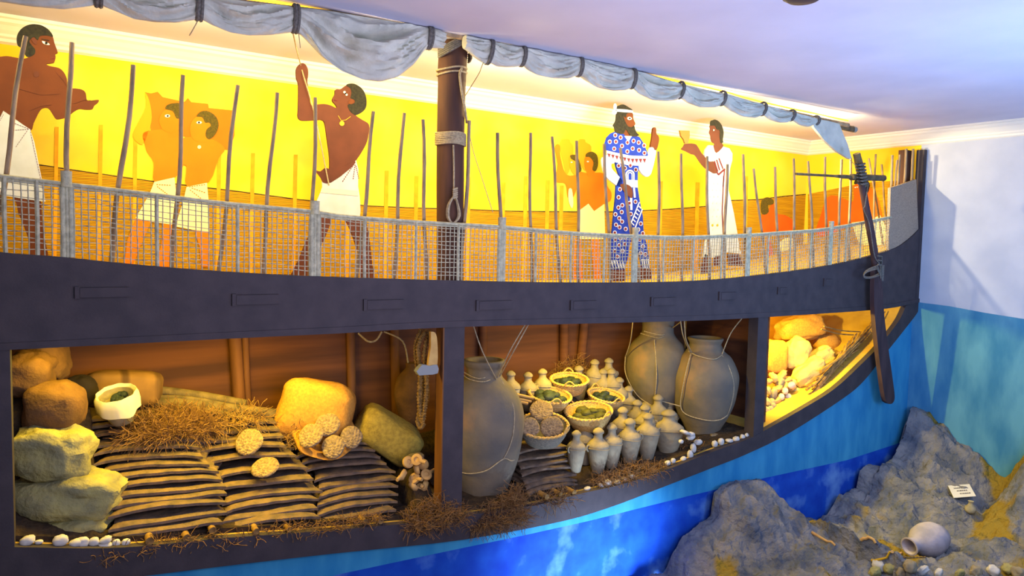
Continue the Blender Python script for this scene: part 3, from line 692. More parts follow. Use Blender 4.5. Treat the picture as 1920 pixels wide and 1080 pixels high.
# --- rope puller
C_ = zf(540, 110, 1 / 6); D_ = zf(540, 280, .2314)
f = Fig('painted_figure', 630, FY, 'flat painted man in white kilt looking up, pulling a rope with raised fist', 'painted figure')
f.part('leg', D_([(475, 555), (505, 650), (545, 760), (585, 900), (598, 1080), (700, 1080), (682, 920), (665, 760), (645, 640), (620, 555)]), 'skin2', 0)
f.part('leg', D_([(240, 545), (225, 640), (160, 720), (95, 880), (10, 1080), (150, 1080), (190, 940), (255, 810), (315, 680), (345, 555)]), 'skin2', 0)
f.part('body', C_([(125, 65), (168, 50), (205, 75), (226, 130), (226, 200), (218, 260), (240, 400), (262, 522), (330, 515), (400, 510), (470, 522), (548, 556), (540, 525), (506, 485), (500, 455), (528, 400), (530, 360), (550, 343), (592, 343), (650, 303), (720, 290), (820, 400), (770, 600), (765, 640), (840, 690), (912, 742), (905, 860), (880, 960), (815, 1075), (770, 1140), (700, 1260), (590, 1380), (470, 1420), (470, 1200), (465, 1080), (440, 900), (415, 730), (380, 690), (330, 690), (200, 698), (140, 690), (112, 650), (115, 560), (118, 300), (95, 220), (93, 120)]), 'skin2', 0)
f.part('hand', D_([(222, 172), (262, 178), (300, 150), (340, 157), (430, 150), (520, 100), (545, 100), (520, 140), (430, 215), (340, 270), (285, 268), (262, 230)]), 'skin2', 2)
f.part('hair', C_([(655, 300), (682, 282), (745, 282), (815, 320), (862, 380), (885, 460), (880, 545), (838, 600), (770, 635), (740, 625), (698, 590), (672, 520), (740, 505), (752, 470), (720, 450), (702, 438), (715, 385), (700, 330)]), 'hair', 1)
f.part('ear', C_([(690, 470), (725, 455), (748, 475), (740, 500), (705, 512), (680, 500)]), 'skin', 2)
f.multi('eye', [circ(*C_([(636, 377)])[0], 2.3), circ(*C_([(660, 405)])[0], 2)], 'eyew', 2); f.part('pupil', C_(circ(650, 391, 9)), 'eyeb', 3)
f.multi('mouth', [line(*C_([(520, 462), (556, 470)]), .9)], 'maroon', 2)
f.multi('necklace', [line(*C_([p, q]), .8) for p, q in (((565, 640), (600, 697)), ((600, 697), (650, 690)), ((650, 690), (705, 650)))], 'gold', 2)
f.part('pendant', C_(circ(607, 729, 27)), 'gold', 2)
f.part('kilt', D_([(552, 88), (570, 160), (568, 300), (582, 385), (588, 500), (578, 575), (480, 572), (400, 562), (330, 555), (222, 545), (232, 420), (262, 350), (278, 310), (275, 262), (345, 272), (430, 218), (500, 150)]), 'white', 1, False)
f.multi('kilt_stitching', [p for q in (((548, 100), (440, 265), 10), ((545, 120), (528, 245), 7), ((550, 130), (575, 240), 7)) for p in dots(D_([q[0]])[0], D_([q[1]])[0], q[2], 1.4)], 'maroon', 2)
f.multi('kilt_sash', [D_([(275, 310), (568, 335), (570, 378), (262, 350)])], 'cloth', 2)

# --- blue robe
E_ = zf(1110, 180, .1296); G_ = zf(1110, 300, .2131)
f = Fig('painted_figure', 1185, FY, 'flat painted bearded man in a blue ringed robe raising one hand', 'painted figure')
f.part('foot', G_([(430, 930), (440, 1080), (520, 1080), (505, 930)]), 'skin2', 0); f.part('foot', G_([(180, 940), (195, 1080), (290, 1080), (280, 940)]), 'skin2', 0)
f.part('robe', G_([(190, -60), (215, 60), (245, 150), (215, 220), (210, 330), (198, 440), (183, 600), (172, 700), (165, 860), (158, 965), (285, 965), (312, 870), (340, 720), (395, 700), (425, 860), (440, 955), (508, 955), (492, 800), (470, 700), (455, 640), (448, 500), (425, 380), (402, 240), (404, 110), (418, 50), (430, -60)]), 'blue', 0, False)
f.part('sleeve', E_([(850, 738), (925, 782), (912, 900), (880, 1040), (850, 1130), (800, 1168), (740, 1140), (700, 1090), (670, 1020), (720, 900), (800, 850)]), 'paleblue', 0)
f.part('sleeve', G_([(95, -20), (95, 60), (130, 150), (200, 212), (245, 238), (268, 190), (262, 172), (225, 130), (178, 80), (172, 35), (200, 22), (170, -50)]), 'paleblue', 0)
f.part('hand', E_([(848, 745), (868, 620), (880, 490), (900, 453), (928, 468), (934, 545), (965, 580), (972, 640), (950, 740), (922, 785)]), 'skin', 0)
f.part('hand', G_([(250, 215), (300, 212), (346, 238), (360, 300), (350, 335), (318, 315), (270, 262)]), 'skin2', 3)
f.part('head', E_([(480, 260), (585, 245), (600, 330), (628, 400), (612, 432), (600, 520), (545, 585), (480, 580), (440, 500), (430, 330)]), 'skin', 0)
f.part('hair', E_([(352, 165), (400, 132), (455, 123), (520, 155), (590, 205), (588, 245), (540, 245), (500, 262), (495, 310), (460, 290), (475, 350), (520, 435), (580, 448), (612, 430), (625, 480), (650, 530), (682, 565), (640, 585), (570, 582), (535, 545), (495, 485), (455, 545), (400, 545), (330, 515), (318, 450), (300, 428), (335, 360), (345, 260)]), 'hair', 2)
f.part('cape', E_([(330, 515), (262, 545), (207, 602), (178, 688), (175, 720), (215, 800), (440, 862), (800, 882), (812, 850), (790, 785), (740, 670), (685, 590), (640, 580), (575, 580), (520, 660), (480, 570), (450, 545)]), 'blue', 1, False)
f.multi('cape_border', [E_([(213, 788), (380, 828), (560, 862), (800, 868), (802, 905), (560, 905), (380, 870), (213, 826)])], 'paleblue', 2)
f.multi('cape_fringe', [E_([(213, 826), (380, 870), (560, 905), (802, 905), (775, 950), (735, 1008), (520, 1002), (350, 960), (225, 938)])], 'paleblue', 2, label='white zigzag fringe with maroon points')
tri = []
for k in range(10):
    x = 222 + k * 57; y = interp([(213, 828), (380, 872), (560, 907), (802, 907)], x); tri.append(E_([(x, y), (x + 50, y + (6 if k < 6 else 0)), (x + 28, y + 62)]))
f.multi('fringe_points', tri, 'maroon', 3)
f.part('collar', E_([(468, 578), (577, 580), (528, 662)]), 'paleblue', 2, False)
f.multi('headband', [E_([(355, 188), (480, 193), (592, 210), (596, 242), (480, 236), (355, 225)]), E_(circ(335, 155, 24, 50)), E_(circ(325, 238, 34, 32))], 'paleblue', 3)
f.part('eye', E_([(512, 320), (530, 302), (560, 305), (578, 330), (550, 346), (522, 340)]), 'eyew', 2); f.part('pupil', E_(circ(548, 324, 13)), 'eyeb', 3)
rings = [(338, 567), (415, 600), (258, 662), (347, 660), (515, 672), (603, 650), (677, 673), (755, 715), (435, 722), (322, 763), (513, 803), (590, 760), (682, 783), (760, 825), (388, 1008), (470, 1040), (557, 1005), (635, 1065)]
rg = [E_([q])[0] for q in rings] + [G_([q])[0] for q in [(235, 50), (387, 85), (290, 72), (247, 258), (235, 328), (267, 398), (233, 418), (262, 458), (207, 478), (240, 512), (265, 542), (212, 570), (243, 592), (297, 607), (202, 640), (383, 367), (342, 475), (430, 560), (407, 612), (448, 645), (330, 380), (205, 700), (250, 690), (240, 750), (200, 800), (225, 850), (290, 740), (270, 800), (420, 700), (450, 760), (470, 830), (430, 820), (295, 680)]]
f.multi('robe_ring', [circ(x, y, 3.6, 4.2) for x, y in rg], 'paleblue', 2); f.multi('robe_dot', [circ(x, y, 2.3, 2.8) for x, y in rg], 'maroon', 3)
def arc(cx, cy, r, w, F):
    o = [(cx + r * math.cos(a), cy - r * 1.1 * math.sin(a)) for a in [PI * k / 10 for k in range(11)]]; i = [(cx + (r - w) * math.cos(a), cy - (r - w) * 1.1 * math.sin(a)) for a in [PI * k / 10 for k in range(11)]]
    return F([(cx + r, cy + 45)] + o + [(cx - r, cy + 45), (cx - r + w, cy + 45)] + list(reversed(i)) + [(cx + r - w, cy + 45)])
f.multi('robe_motif', [arc(335, 130, 40, 11, G_), arc(335, 130, 22, 8, G_), G_([(290, 172), (400, 178), (404, 242), (330, 240), (298, 212)]), G_([(332, 250), (352, 250), (356, 440), (338, 440)]), G_([(362, 245), (378, 245), (386, 330), (370, 332)]),
    line(*G_([(418, 370), (340, 565)]), 2), line(*G_([(444, 432), (375, 612)]), 2)] + [line(*G_([(412 - k * 12, 405 + k * 30), (432 - k * 12, 425 + k * 30)]), 2) for k in range(6)] + [line(*G_([(170 + k * 24, 880), (190 + k * 24, 955)]), 2) for k in range(5)] + [line(*G_([(440 + k * 18, 870), (450 + k * 18, 950)]), 2) for k in range(4)], 'paleblue', 2, label='white arch, sash and zigzag band')

# --- white robe
K_ = zf(1260, 210, .1296); H_ = zf(1290, 330, .1759)
f = Fig('painted_figure', 1355, FY, 'flat painted dark-haired person in a long white robe holding up a goblet', 'painted figure')
f.part('foot', H_([(285, 850), (280, 960), (360, 965), (365, 850)]), 'skin2', 0, False); f.part('foot', H_([(430, 830), (440, 955), (590, 960), (570, 900), (540, 830)]), 'skin2', 0, False)
f.part('foot', H_([(180, 830), (140, 1080), (200, 1080), (225, 850)]), 'skin2', 0, False)
f.part('robe', K_([(472, 620), (485, 545), (530, 480), (600, 485), (640, 600), (740, 500), (830, 525), (875, 600), (872, 700), (842, 810), (825, 950)]) + H_([(432, 150), (460, 262), (490, 400), (524, 590), (550, 780), (570, 830), (420, 815), (290, 870), (165, 870), (180, 740), (228, 600), (215, 300), (212, 0)]), 'white', 0, False)
f.part('arm', K_([(130, 540), (160, 500), (190, 458), (330, 460), (380, 510), (420, 580), (470, 640), (540, 715), (612, 722), (652, 868), (605, 888), (552, 860), (480, 820), (400, 730), (330, 630), (270, 610), (200, 572)]), 'skin2', 1)
f.part('head', K_([(548, 190), (548, 250), (534, 300), (552, 340), (558, 400), (580, 442), (612, 462), (602, 495), (642, 592), (742, 498), (722, 440), (710, 300), (650, 190)]), 'skin2', 1)
f.part('hair', K_([(550, 185), (556, 132), (590, 118), (622, 108), (680, 138), (728, 208), (748, 300), (736, 400), (742, 438), (712, 450), (698, 420), (690, 350), (692, 270), (650, 250), (620, 200), (565, 198)]), 'hair', 2)
f.multi('eye', [circ(*K_([(603, 262)])[0], 1.6)], 'eyew', 2); f.multi('pupil', [circ(*K_([(596, 262)])[0], .8)], 'eyeb', 3)
f.part('goblet', K_([(115, 265), (255, 270), (260, 345), (235, 450), (190, 455), (172, 400), (132, 345)]), 'bronze', 0, False)
f.multi('robe_stripe', [line(*K_([p, q]), w) for p, q, w in (((615, 708), (665, 862), 2.0), ((648, 690), (692, 842), 1.8), ((682, 668), (740, 822), 1.8), ((652, 868), (672, 905), 2.4), ((672, 908), (768, 822), 3), ((762, 835), (742, 1080), 1.8))] + [line(*H_([(382, 0), (366, 380)]), 1.5), line(*H_([(366, 380), (378, 620)]), 1.5)], 'maroon', 2)
rnd = random.Random(4); dd = []
for k in range(34):
    x = 225 + (k % 4) * 42 + (14 if (k // 4) % 2 else 0); y = 10 + (k // 4) * 70
    if x < 365: dd += [circ(*H_([(x, y)])[0], 1.5, 1.9, 8)]
f.multi('robe_flower', dd, 'cloth', 1, label='faint gold flower pattern'); f.multi('robe_flower', [circ(*H_([(x, 525)])[0], 2, 2.4, 8) for x in (262, 315)], 'gold', 1)

# =================================================================== MURAL PAINTED ON THE BACK WALL
wb = bpy.data.objects['wall_back']; wr = bpy.data.objects['wall_right_deck']
def mural(name, polys, m_, layer, smooth_=False, label=None, right=False, par=None):
    mb = MB()
    for pts in polys:
        if right: q = [PR(x, y, 0.002 * layer) for x, y in pts]; v = RWN * -0.002
        else: q = [P(x, y, 1.8 - 0.002 * layer) for x, y in pts]; v = Vector((0, 0.002, 0))
        if smooth_: q = smoothpath(q, 3, closed=True)
        mb.prism(q, v)
    o = mb.build(name, m_, par or (wr if right else wb))
    if label: o['label'] = label
    return o
mt_top = [(-200, 272), (0, 299), (75, 309), (160, 322), (280, 339), (440, 358), (560, 374), (690, 386), (780, 390), (860, 392), (960, 396), (1060, 397), (1160, 397), (1260, 392), (1323, 387), (1363, 376), (1423, 374), (1470, 368), (1515, 364)]
mural('painted_reed_mat', [mt_top + [(x, 560) for x, _ in reversed(mt_top)]], 'm_mat', 1, label='painted reed mat along the deck')
mural('painted_reed_mat', [[(1515, 364), (1560, 355), (1600, 347), (1640, 341), (1700, 338), (1712, 337), (1712, 560), (1515, 560)]], 'm_mat', 1, label='painted reed mat on the side wall', right=True)
mural('mat_edge', [line(a, b, 1.6) for a, b in zip(mt_top, mt_top[1:])], 'bed', 2)
ms = [(-20, 222), (107, 238), (190, 234), (255, 255), (412, 280), (475, 287), (555, 290), (655, 315), (726, 320), (782, 330), (880, 332), (945, 342), (987, 330), (1028, 338), (1054, 348), (1240, 340), (1309, 342), (1400, 330)]
mural('painted_stake', [[(x - 4 + w, t), (x + 3 + w, t), (x + 2 - 4 + w * 0, 540), (x - 5 - 4, 540)] for x, t in ms for w in (0,)], 'm_stake', 3, label='faint painted stakes')
J = zf(220, 160, .315)
def porter(name, parts, label, right=False):
    wall_ = wr if right else wb
    r = empty(name, (0, 0, 0)); r.parent = wall_; r.location = -Vector(wall_.location) + P(330, 480, 1.8) if not right else -Vector(wall_.location) + PR(1600, 460)
    r['label'] = label
    for nm, pts, m_, ly, smo in parts: mural(nm, [pts] if isinstance(pts[0][0], (int, float)) else pts, m_, ly, smo, right=right, par=r)
porter('painted_porters', [
 ('painted_sack', J([(165, 40), (200, 48), (240, 38), (270, 70), (400, 98), (420, 75), (440, 100), (540, 110), (545, 135), (700, 150), (697, 300), (665, 385), (635, 380), (560, 330), (380, 300), (200, 272), (190, 150)]), 'm_bag', 4, False),
 ('painted_arm', J([(165, 45), (190, 90), (205, 190), (185, 280), (150, 352), (105, 325), (93, 290), (120, 230), (170, 130)]), 'm_faint', 5, True),
 ('painted_body', J([(150, 300), (190, 270), (370, 275), (400, 440), (345, 548), (222, 578), (218, 460), (180, 400), (165, 350)]), 'm_skin', 5, True),
 ('painted_head', J([(262, 170), (290, 145), (360, 150), (360, 280), (280, 270), (255, 235), (250, 205)]), 'm_skin', 6, True),
 ('painted_hair', J([(285, 140), (300, 115), (345, 105), (375, 115), (372, 190), (350, 195), (330, 155)]), 'm_hair', 7, True),
 ('painted_body', J([(385, 320), (470, 310), (550, 315), (640, 372), (600, 440), (545, 575), (415, 602), (412, 480), (375, 465)]), 'm_skin', 6, True),
 ('painted_head', J([(465, 190), (520, 180), (560, 230), (548, 330), (480, 335), (445, 315), (432, 265), (440, 225)]), 'm_skin', 7, True),
 ('painted_hair', J([(470, 185), (500, 155), (545, 155), (590, 190), (603, 240), (585, 290), (548, 322), (525, 300), (532, 262), (556, 240), (545, 222), (522, 222), (505, 190)]), 'm_hair', 8, True),
 ('painted_kilt', J([(220, 575), (340, 548), (352, 660), (335, 830), (200, 812), (108, 790), (190, 650)]), 'm_white', 7, False),
 ('painted_kilt', J([(412, 605), (533, 580), (545, 700), (545, 872), (450, 860), (345, 840), (395, 680)]), 'm_white', 8, False),
 ('painted_leg', J([(110, 790), (60, 920), (40, 1080), (90, 1080), (140, 950), (200, 810)]), 'm_skin', 6, False),
 ('painted_leg', J([(270, 820), (262, 950), (225, 1080), (310, 1080), (325, 960), (335, 830)]), 'm_skin', 6, False),
 ('painted_leg', J([(460, 862), (490, 960), (500, 1080), (550, 1080), (540, 870)]), 'm_skin', 7, False),
 ('painted_eye', [J(circ(298, 182, 16, 9)), J(circ(487, 221, 17, 8))], 'eyew', 9, False),
 ('painted_pupil', [J(circ(300, 182, 6)), J(circ(486, 221, 6))], 'eyeb', 10, False),
 ('painted_stitching', [p for q in (((230, 590), (320, 595), 6), ((235, 600), (300, 650), 6), ((425, 605), (525, 590), 7), ((430, 620), (500, 675), 6), ((440, 610), (525, 640), 6)) for p in dots(J([q[0]])[0], J([q[1]])[0], q[2], 1.5)], 'm_skin2', 9, False),
 ('painted_pendant', J(circ(488, 367, 11)), 'm_white', 9, False)], 'faint orange mural of two men carrying a sack between them')
Q = zf(1020, 240, .2687)
porter('painted_porters', [
 ('painted_jar', Q([(120, 90), (130, 78), (175, 78), (185, 100), (205, 130), (200, 220), (160, 330), (135, 240), (110, 130)]), 'm_faint', 3, True),
 ('painted_jar', Q([(240, 90), (250, 78), (285, 80), (292, 100), (330, 130), (318, 220), (290, 300), (250, 240), (225, 130)]), 'm_faint', 3, True),
 ('painted_arm', Q([(75, 140), (95, 112), (112, 130), (115, 200), (155, 325), (240, 330), (235, 400), (195, 500), (165, 480), (150, 390), (95, 380), (80, 350), (95, 250)]), 'm_skin', 4, True),
 ('painted_head', Q([(180, 200), (235, 210), (250, 300), (225, 330), (190, 300), (178, 240)]), 'm_faint', 5, True),
 ('painted_hair', Q([(185, 190), (230, 195), (262, 285), (245, 312), (230, 300), (225, 240), (190, 215)]), 'm_hair', 6, True),
 ('painted_body', Q([(235, 325), (300, 315), (425, 318), (440, 400), (470, 450), (465, 505), (425, 530), (352, 580), (310, 530), (240, 580)]), 'm_skin', 5, True),
 ('painted_head', Q([(290, 200), (340, 190), (355, 330), (310, 335), (295, 300), (284, 255)]), 'm_skin', 6, True),
 ('painted_hair', Q([(290, 200), (300, 175), (335, 165), (370, 190), (378, 250), (362, 300), (338, 290), (345, 240), (320, 205)]), 'm_hair', 7, True),
 ('painted_kilt', Q([(240, 580), (310, 528), (350, 580), (420, 530), (428, 775), (242, 775)]), 'm_white', 7, False),
 ('painted_leg', Q([(260, 775), (270, 1080), (200, 1080), (215, 775)]), 'm_skin', 5, False), ('painted_leg', Q([(330, 770), (350, 1080), (400, 1080), (385, 770)]), 'm_skin', 5, False),
 ('painted_eye', [Q(circ(193, 239, 7, 4)), Q(circ(306, 234, 8, 5))], 'eyew', 9, False),
 ('painted_cloth', Q([(175, 425), (195, 430), (205, 520), (195, 560), (175, 520), (170, 470)]), 'm_white', 6, True)], 'faint orange mural of two men carrying jars on their shoulders')
S_ = zf(1400, 330, 1 / 6)
porter('painted_oarsman', [
 ('painted_body', S_([(170, 440), (230, 400), (300, 300), (340, 420), (430, 440), (520, 500), (530, 620), (200, 650)]), 'm_skin2', 4, True),
 ('painted_hair', S_([(160, 330), (180, 260), (240, 240), (300, 270), (295, 320), (240, 330), (250, 400), (210, 435), (170, 420)]), 'm_hair', 5, True),
 ('painted_kilt', S_([(360, 780), (400, 720), (480, 690), (540, 730), (550, 840), (480, 880), (390, 860)]), 'm_white', 5, True),
 ('painted_leg', S_([(230, 700), (260, 700), (330, 1000), (240, 1000)]), 'm_skin2', 4, False)], 'orange mural of a seated oarsman')
porter('painted_helmsman', [
 ('painted_body', S_([(780, 620), (830, 450), (905, 240), (1040, 230), (1195, 290), (1205, 110), (1290, 85), (1380, 120), (1460, 220), (1500, 330), (1510, 560), (1200, 560), (860, 680)]), 'm_skin2', 4, True),
 ('painted_hair', S_([(1208, 90), (1230, 30), (1290, 10), (1360, 50), (1385, 110), (1360, 190), (1330, 100), (1270, 85)]), 'hair', 5, True),
 ('painted_kilt', S_([(1180, 525), (1380, 500), (1500, 440), (1560, 560), (1590, 830), (1450, 860), (1300, 840), (1240, 700)]), 'm_white', 5, False),
 ('painted_eye', [S_(circ(1222, 128, 9, 6)), S_(circ(1244, 124, 8, 6))], 'eyew', 6, False)], 'deep orange mural of a helmsman', right=True)

# =================================================================== CARGO
RH = Vector((math.cos(YAW), -math.sin(YAW), 0)); TOC = Vector((-math.sin(YAW), -math.cos(YAW), 0))
SUP = {1: [], 2: [], 3: []}
def ordinal(i): return ordn(i)
# ---- oxhide ingots
def ingot_mesh(seed, L=0.76, D=0.46, T=0.038):
    mb = MB(); nu, nv = 22, 12; k = 0; top = []; bot = []
    def pos(u, v, s):
        x = u * L / 2 * (1 - 0.10 * (1 - v * v)); y = v * D / 2 * (1 - 0.20 * (1 - u ** 4) * (abs(v) ** 1.0))
        e = max(abs(u), abs(v)); rnd_ = noise.noise(Vector((x * 9, y * 9, seed * 5.1)))
        z = s * T / 2 * (1 - 0.45 * max(0, (e - 0.86) / 0.14) ** 2) + 0.010 * noise.noise(Vector((x * 4, y * 4, seed))) + 0.004 * rnd_ + (0.016 if seed in (1, 2) else -0.012) * (1 - u * u) - 0.004
        x += 0.010 * noise.noise(Vector((y * 12, seed, 1))) ; y += 0.010 * noise.noise(Vector((x * 11, seed, 4)))
        return (x, y, z)
    vs = [pos(-1 + 2 * i / nu, -1 + 2 * j / nv, 1) for i in range(nu + 1) for j in range(nv + 1)] + [pos(-1 + 2 * i / nu, -1 + 2 * j / nv, -1) for i in range(nu + 1) for j in range(nv + 1)]
    N2 = (nu + 1) * (nv + 1); fs = []
    for i in range(nu):
        for j in range(nv):
            a = i * (nv + 1) + j; fs.append((a, a + nv + 1, a + nv + 2, a + 1)); fs.append((N2 + a, N2 + a + 1, N2 + a + nv + 2, N2 + a + nv + 1))
    ring = [i * (nv + 1) for i in range(nu + 1)] + [nu * (nv + 1) + j for j in range(1, nv + 1)] + [i * (nv + 1) + nv for i in range(nu - 1, -1, -1)] + [j for j in range(nv - 1, 0, -1)]
    for q in range(len(ring)):
        a, b = ring[q], ring[(q + 1) % len(ring)]; fs.append((a, b, N2 + b, N2 + a))
    mb.add(vs, fs); return mb
protos = []
for s in range(4):
    o = ingot_mesh(s + 1).build('oxhide_ingot', 'ingot', base=(0, 0, 0), smooth=True); protos.append(o)
used = set()
def ingot(loc, rot, label, group, s=0, sc_=1.0):
    p = protos[s]
    if s not in used: used.add(s); o = p; tag(o, None, 'ingot', group)
    else: o = dup(p)
    o.location = loc; o.rotation_euler = rot; o['label'] = label; o['group'] = group; o['category'] = 'ingot'; o.scale = (sc_, sc_, 1)
    return o
def stack(layers, y0, y1, name, key, L=0.76, lift=0.0, r0=-2, r1=-14):
    n = len(layers); rnd = random.Random(n * 7 + len(name)); prevz = None
    for i, (xl, xr, yl, yr) in enumerate(layers):      # bottom to top
        f = i / max(1, n - 1); Y = y0 + (y1 - y0) * f; px, py = (xl + xr) / 2, (yl + yr) / 2
        c = P(px, py, Y); wid = (xr - xl) * ppm(px, py, Y)
        z = c.z
        if prevz is not None: z = max(z, prevz + 0.040)
        else: z = max(z, zkeel(c.x) + 0.055)
        prevz = z; s = min(1.1, wid / L)
        ang = math.radians(r0 + (r1 - r0) * f + rnd.uniform(-2, 2))
        loc = Vector((c.x, Y + 0.23, z))
        pos_ = 'topmost' if i == n - 1 else 'lowest' if i == 0 else ordn(i) + ' from the bottom'
        ingot(loc, (rnd.uniform(-.01, .01), rnd.uniform(-.012, .012), ang), f'brown four-cornered copper ingot, {pos_} in the {name}', f'copper ingots in the {name}', rnd.randrange(4), s)
        SUP[key].append((loc.x, loc.y, 0.0, 'stack'))
    return loc
stack([(218, 414, 1006, 984), (222, 422, 985, 968), (224, 424, 964, 947), (230, 426, 945, 930), (234, 426, 926, 918), (228, 418, 908, 908), (226, 412, 891, 893), (210, 397, 876, 879), (204, 387, 861, 863), (202, 379, 843, 847), (194, 371, 829, 833), (182, 362, 812, 818), (176, 352, 797, 804), (170, 346, 784, 792)], 0.06, 0.98, 'left stack', 1, r0=-2, r1=-20)
stack([(427, 603, 997, 974), (429, 600, 979, 960), (429, 600, 961, 943), (429, 608, 940, 927), (424, 594, 915, 897), (418, 582, 894, 880), (402, 562, 868, 856), (386, 545, 846, 838), (378, 539, 828, 820), (372, 533, 812, 806), (366, 527, 798, 792)], 0.07, 0.95, 'middle stack', 1, r0=-2, r1=-16)
stack([(594, 750, 979, 962), (597, 752, 963, 947), (600, 754, 948, 930), (604, 754, 931, 915), (604, 754, 914, 900), (598, 750, 900, 886), (583, 734, 884, 868), (576, 722, 869, 857), (566, 712, 857, 845), (556, 702, 842, 832), (550, 694, 826, 818)], 0.08, 0.78, 'right stack beside the hanging rope', 1, r0=-2, r1=-14)
stack([(986, 1100, 937, 922), (984, 1098, 924, 905), (982, 1097, 909, 890), (978, 1097, 895, 876), (974, 1094, 880, 862), (972, 1090, 866, 850), (970, 1086, 853, 840)], 0.07, 0.34, 'small stack under the basket', 2, r0=0, r1=-6)

# ---- copper bun ingots
def bun(px, py, Y, rpx, tilt, yaw_, label, group):
    c = P(px, py, Y); r = rpx * ppm(px, py, Y)
    mb = MB(); pr = [(0.001, -0.22), (0.55, -0.20), (0.88, -0.10), (1.0, 0.04), (0.97, 0.14), (0.88, 0.19), (0.5, 0.21), (0.001, 0.22)]
    mb.lathe([(a * r, b * r) for a, b in pr], 26, None, jit=0.08, seed=px)
    o = mb.build('bun_ingot', 'bun', base=(0, 0, 0), smooth=True); o.location = c
    o.rotation_euler = (math.radians(tilt), 0, math.radians(yaw_)); return tag(o, label, 'ingot', group)
bun(467, 829, 0.70, 26, 52, -32, 'round pitted copper ingot lying on upper middle stack', 'round copper ingots')
bun(497, 877, 0.50, 26, 26, -32, 'round pitted copper ingot lying lower on the middle stack', 'round copper ingots')
bun(614, 796, 0.64, 23, 55, -25, 'round pitted copper ingot, topmost at the mouth of the burlap sack', 'round copper ingots')
bun(583, 817, 0.58, 24, 52, -40, 'round pitted copper ingot, leftmost at the mouth of the burlap sack', 'round copper ingots')
bun(625, 838, 0.48, 22, 62, -30, 'round pitted copper ingot, lowest at the mouth of the burlap sack', 'round copper ingots')
bun(658, 820, 0.54, 21, 62, -18, 'round pitted copper ingot, rightmost at the mouth of the burlap sack', 'round copper ingots')
bun(1015, 770, 0.46, 22, 45, -32, 'round pitted copper ingot leaning at the back of the front basket', 'round copper ingots')
bun(994, 801, 0.30, 18, 66, -25, 'round pitted copper ingot at the left in the front basket', 'round copper ingots')
bun(1035, 802, 0.26, 22, 66, -32, 'round pitted copper ingot at the right in the front basket', 'round copper ingots')

def lump(name, px, py, Y, wpx, hpx, dep, m_, label, cat, seed=1, amp=0.15, sq=0.75, roll=0, freq=1.8, group=None, flat=0.0, key=1):
    c = P(px, py, Y); k = ppm(px, py, Y)
    mb = MB(); mb.blob(c, (wpx / 2 * k, dep / 2, hpx / 2 * k), Euler((0, math.radians(roll), math.radians(-20))), seed, amp, freq, sq, 40, 26, flat)
    o = mb.build(name, m_, smooth=True); tag(o, label, cat, group)
    SUP[key].append((c.x, c.y, c.z - hpx / 2 * k * 0.9, 'b'))
    return o
# left pile
lump('limestone_block', 118, 982, 0.42, 165, 50, 0.5, 'stone', 'pale rough stone block, lowest of the pile at the left post', 'stone', 2, 0.16, 0.6, group='pale stone blocks')
lump('limestone_block', 124, 925, 0.44, 185, 80, 0.5, 'stone', 'pale rough stone block, widest and middle of the left pile', 'stone', 5, 0.2, 0.6, 4, group='pale stone blocks')
lump('limestone_block', 98, 846, 0.48, 132, 92, 0.45, 'stone', 'pale rounded stone block, topmost of the left pile', 'stone', 9, 0.18, 0.62, 8, group='pale stone blocks')
lump('hide_bundle', 103, 764, 0.66, 96, 98, 0.4, 'sackd', 'plump brown hide bundle resting on the pale stones', 'bundle', 3, 0.12, 0.7, group='brown bundles')
lump('hide_bundle', 56, 700, 0.80, 76, 82, 0.36, 'sackd', 'brown hide bundle against the left post, near the beam', 'bundle', 4, 0.16, 0.7, 10, group='brown bundles')
lump('hide_bundle', 92, 672, 1.0, 60, 90, 0.36, 'sackd', 'tall tawny bundle standing behind the others near the beam', 'bundle', 6, 0.14, 0.7, -15, group='brown bundles')
# crate-like bale
def bale(px0, px1, py0, py1, Y):
    a = P(px0, py1, Y); b = P(px1, py0, Y); mb = MB()
    mb.blob(((a.x + b.x) / 2, Y + .05, (a.z + b.z) / 2), ((b.x - a.x) / 2, .13, (b.z - a.z) / 2), Euler((0, math.radians(3), math.radians(-12))), 3, 0.05, 1.5, 0.42, 40, 24)
    SUP[1].append(((a.x + b.x) / 2, Y, a.z, 'b')); return mb
o = bale(158, 305, 693, 770, 1.26).build('hide_bale', 'crate', smooth=True); tag(o, 'wide stitched tan bale behind the cloth-lined pot', 'bale')
lump('hide_bundle', 150, 735, 1.15, 60, 62, 0.2, 'dark', 'dark hide roll left of the tan bale', 'bundle', 8, 0.1, 0.8)
# cloth lined pot
c = P(230, 788, .92); k = ppm(230, 760, .92); t = empty('cloth_lined_pot', c, 'round pot with white cloth folded over its rim, dark contents', 'pot')
mb = MB(); mb.lathe([(20 * k, 0), (27 * k, 20 * k), (31 * k, 45 * k), (32 * k, 55 * k), (28 * k, 55 * k), (26 * k, 40 * k), (0.001, 38 * k)], 28, Matrix.Translation(c)); mb.build('pot_body', 'clay2', t, smooth=True)
mb = MB(); n = 36
prof_ = []
vs = []; 
for i, (r, z) in enumerate([(27, 42), (30, 56), (33, 61), (36, 56), (37, 44), (36.5, 30)]):
    for j in range(n):
        w = 2 * PI * j / n; drop = (0 if i < 4 else (i - 3) * 3 * max(0, noise.noise(Vector((math.cos(w) * 1.6, math.sin(w) * 1.6, 3)) + 0 * Vector((1, 1, 1))) + .2))
        rr = r * (1 + 0.035 * math.sin(w * 9 + i)); vs.append(c + Vector((rr * k * math.cos(w), rr * k * math.sin(w), (z - drop * (1.6 if i == 5 else 1)) * k)))
fs = [(i * n + j, i * n + (j + 1) % n, (i + 1) * n + (j + 1) % n, (i + 1) * n + j) for i in range(5) for j in range(n)]
mb.add(vs, fs); mb.build('cloth_lining', 'cloth', t, smooth=True)
mb = MB()
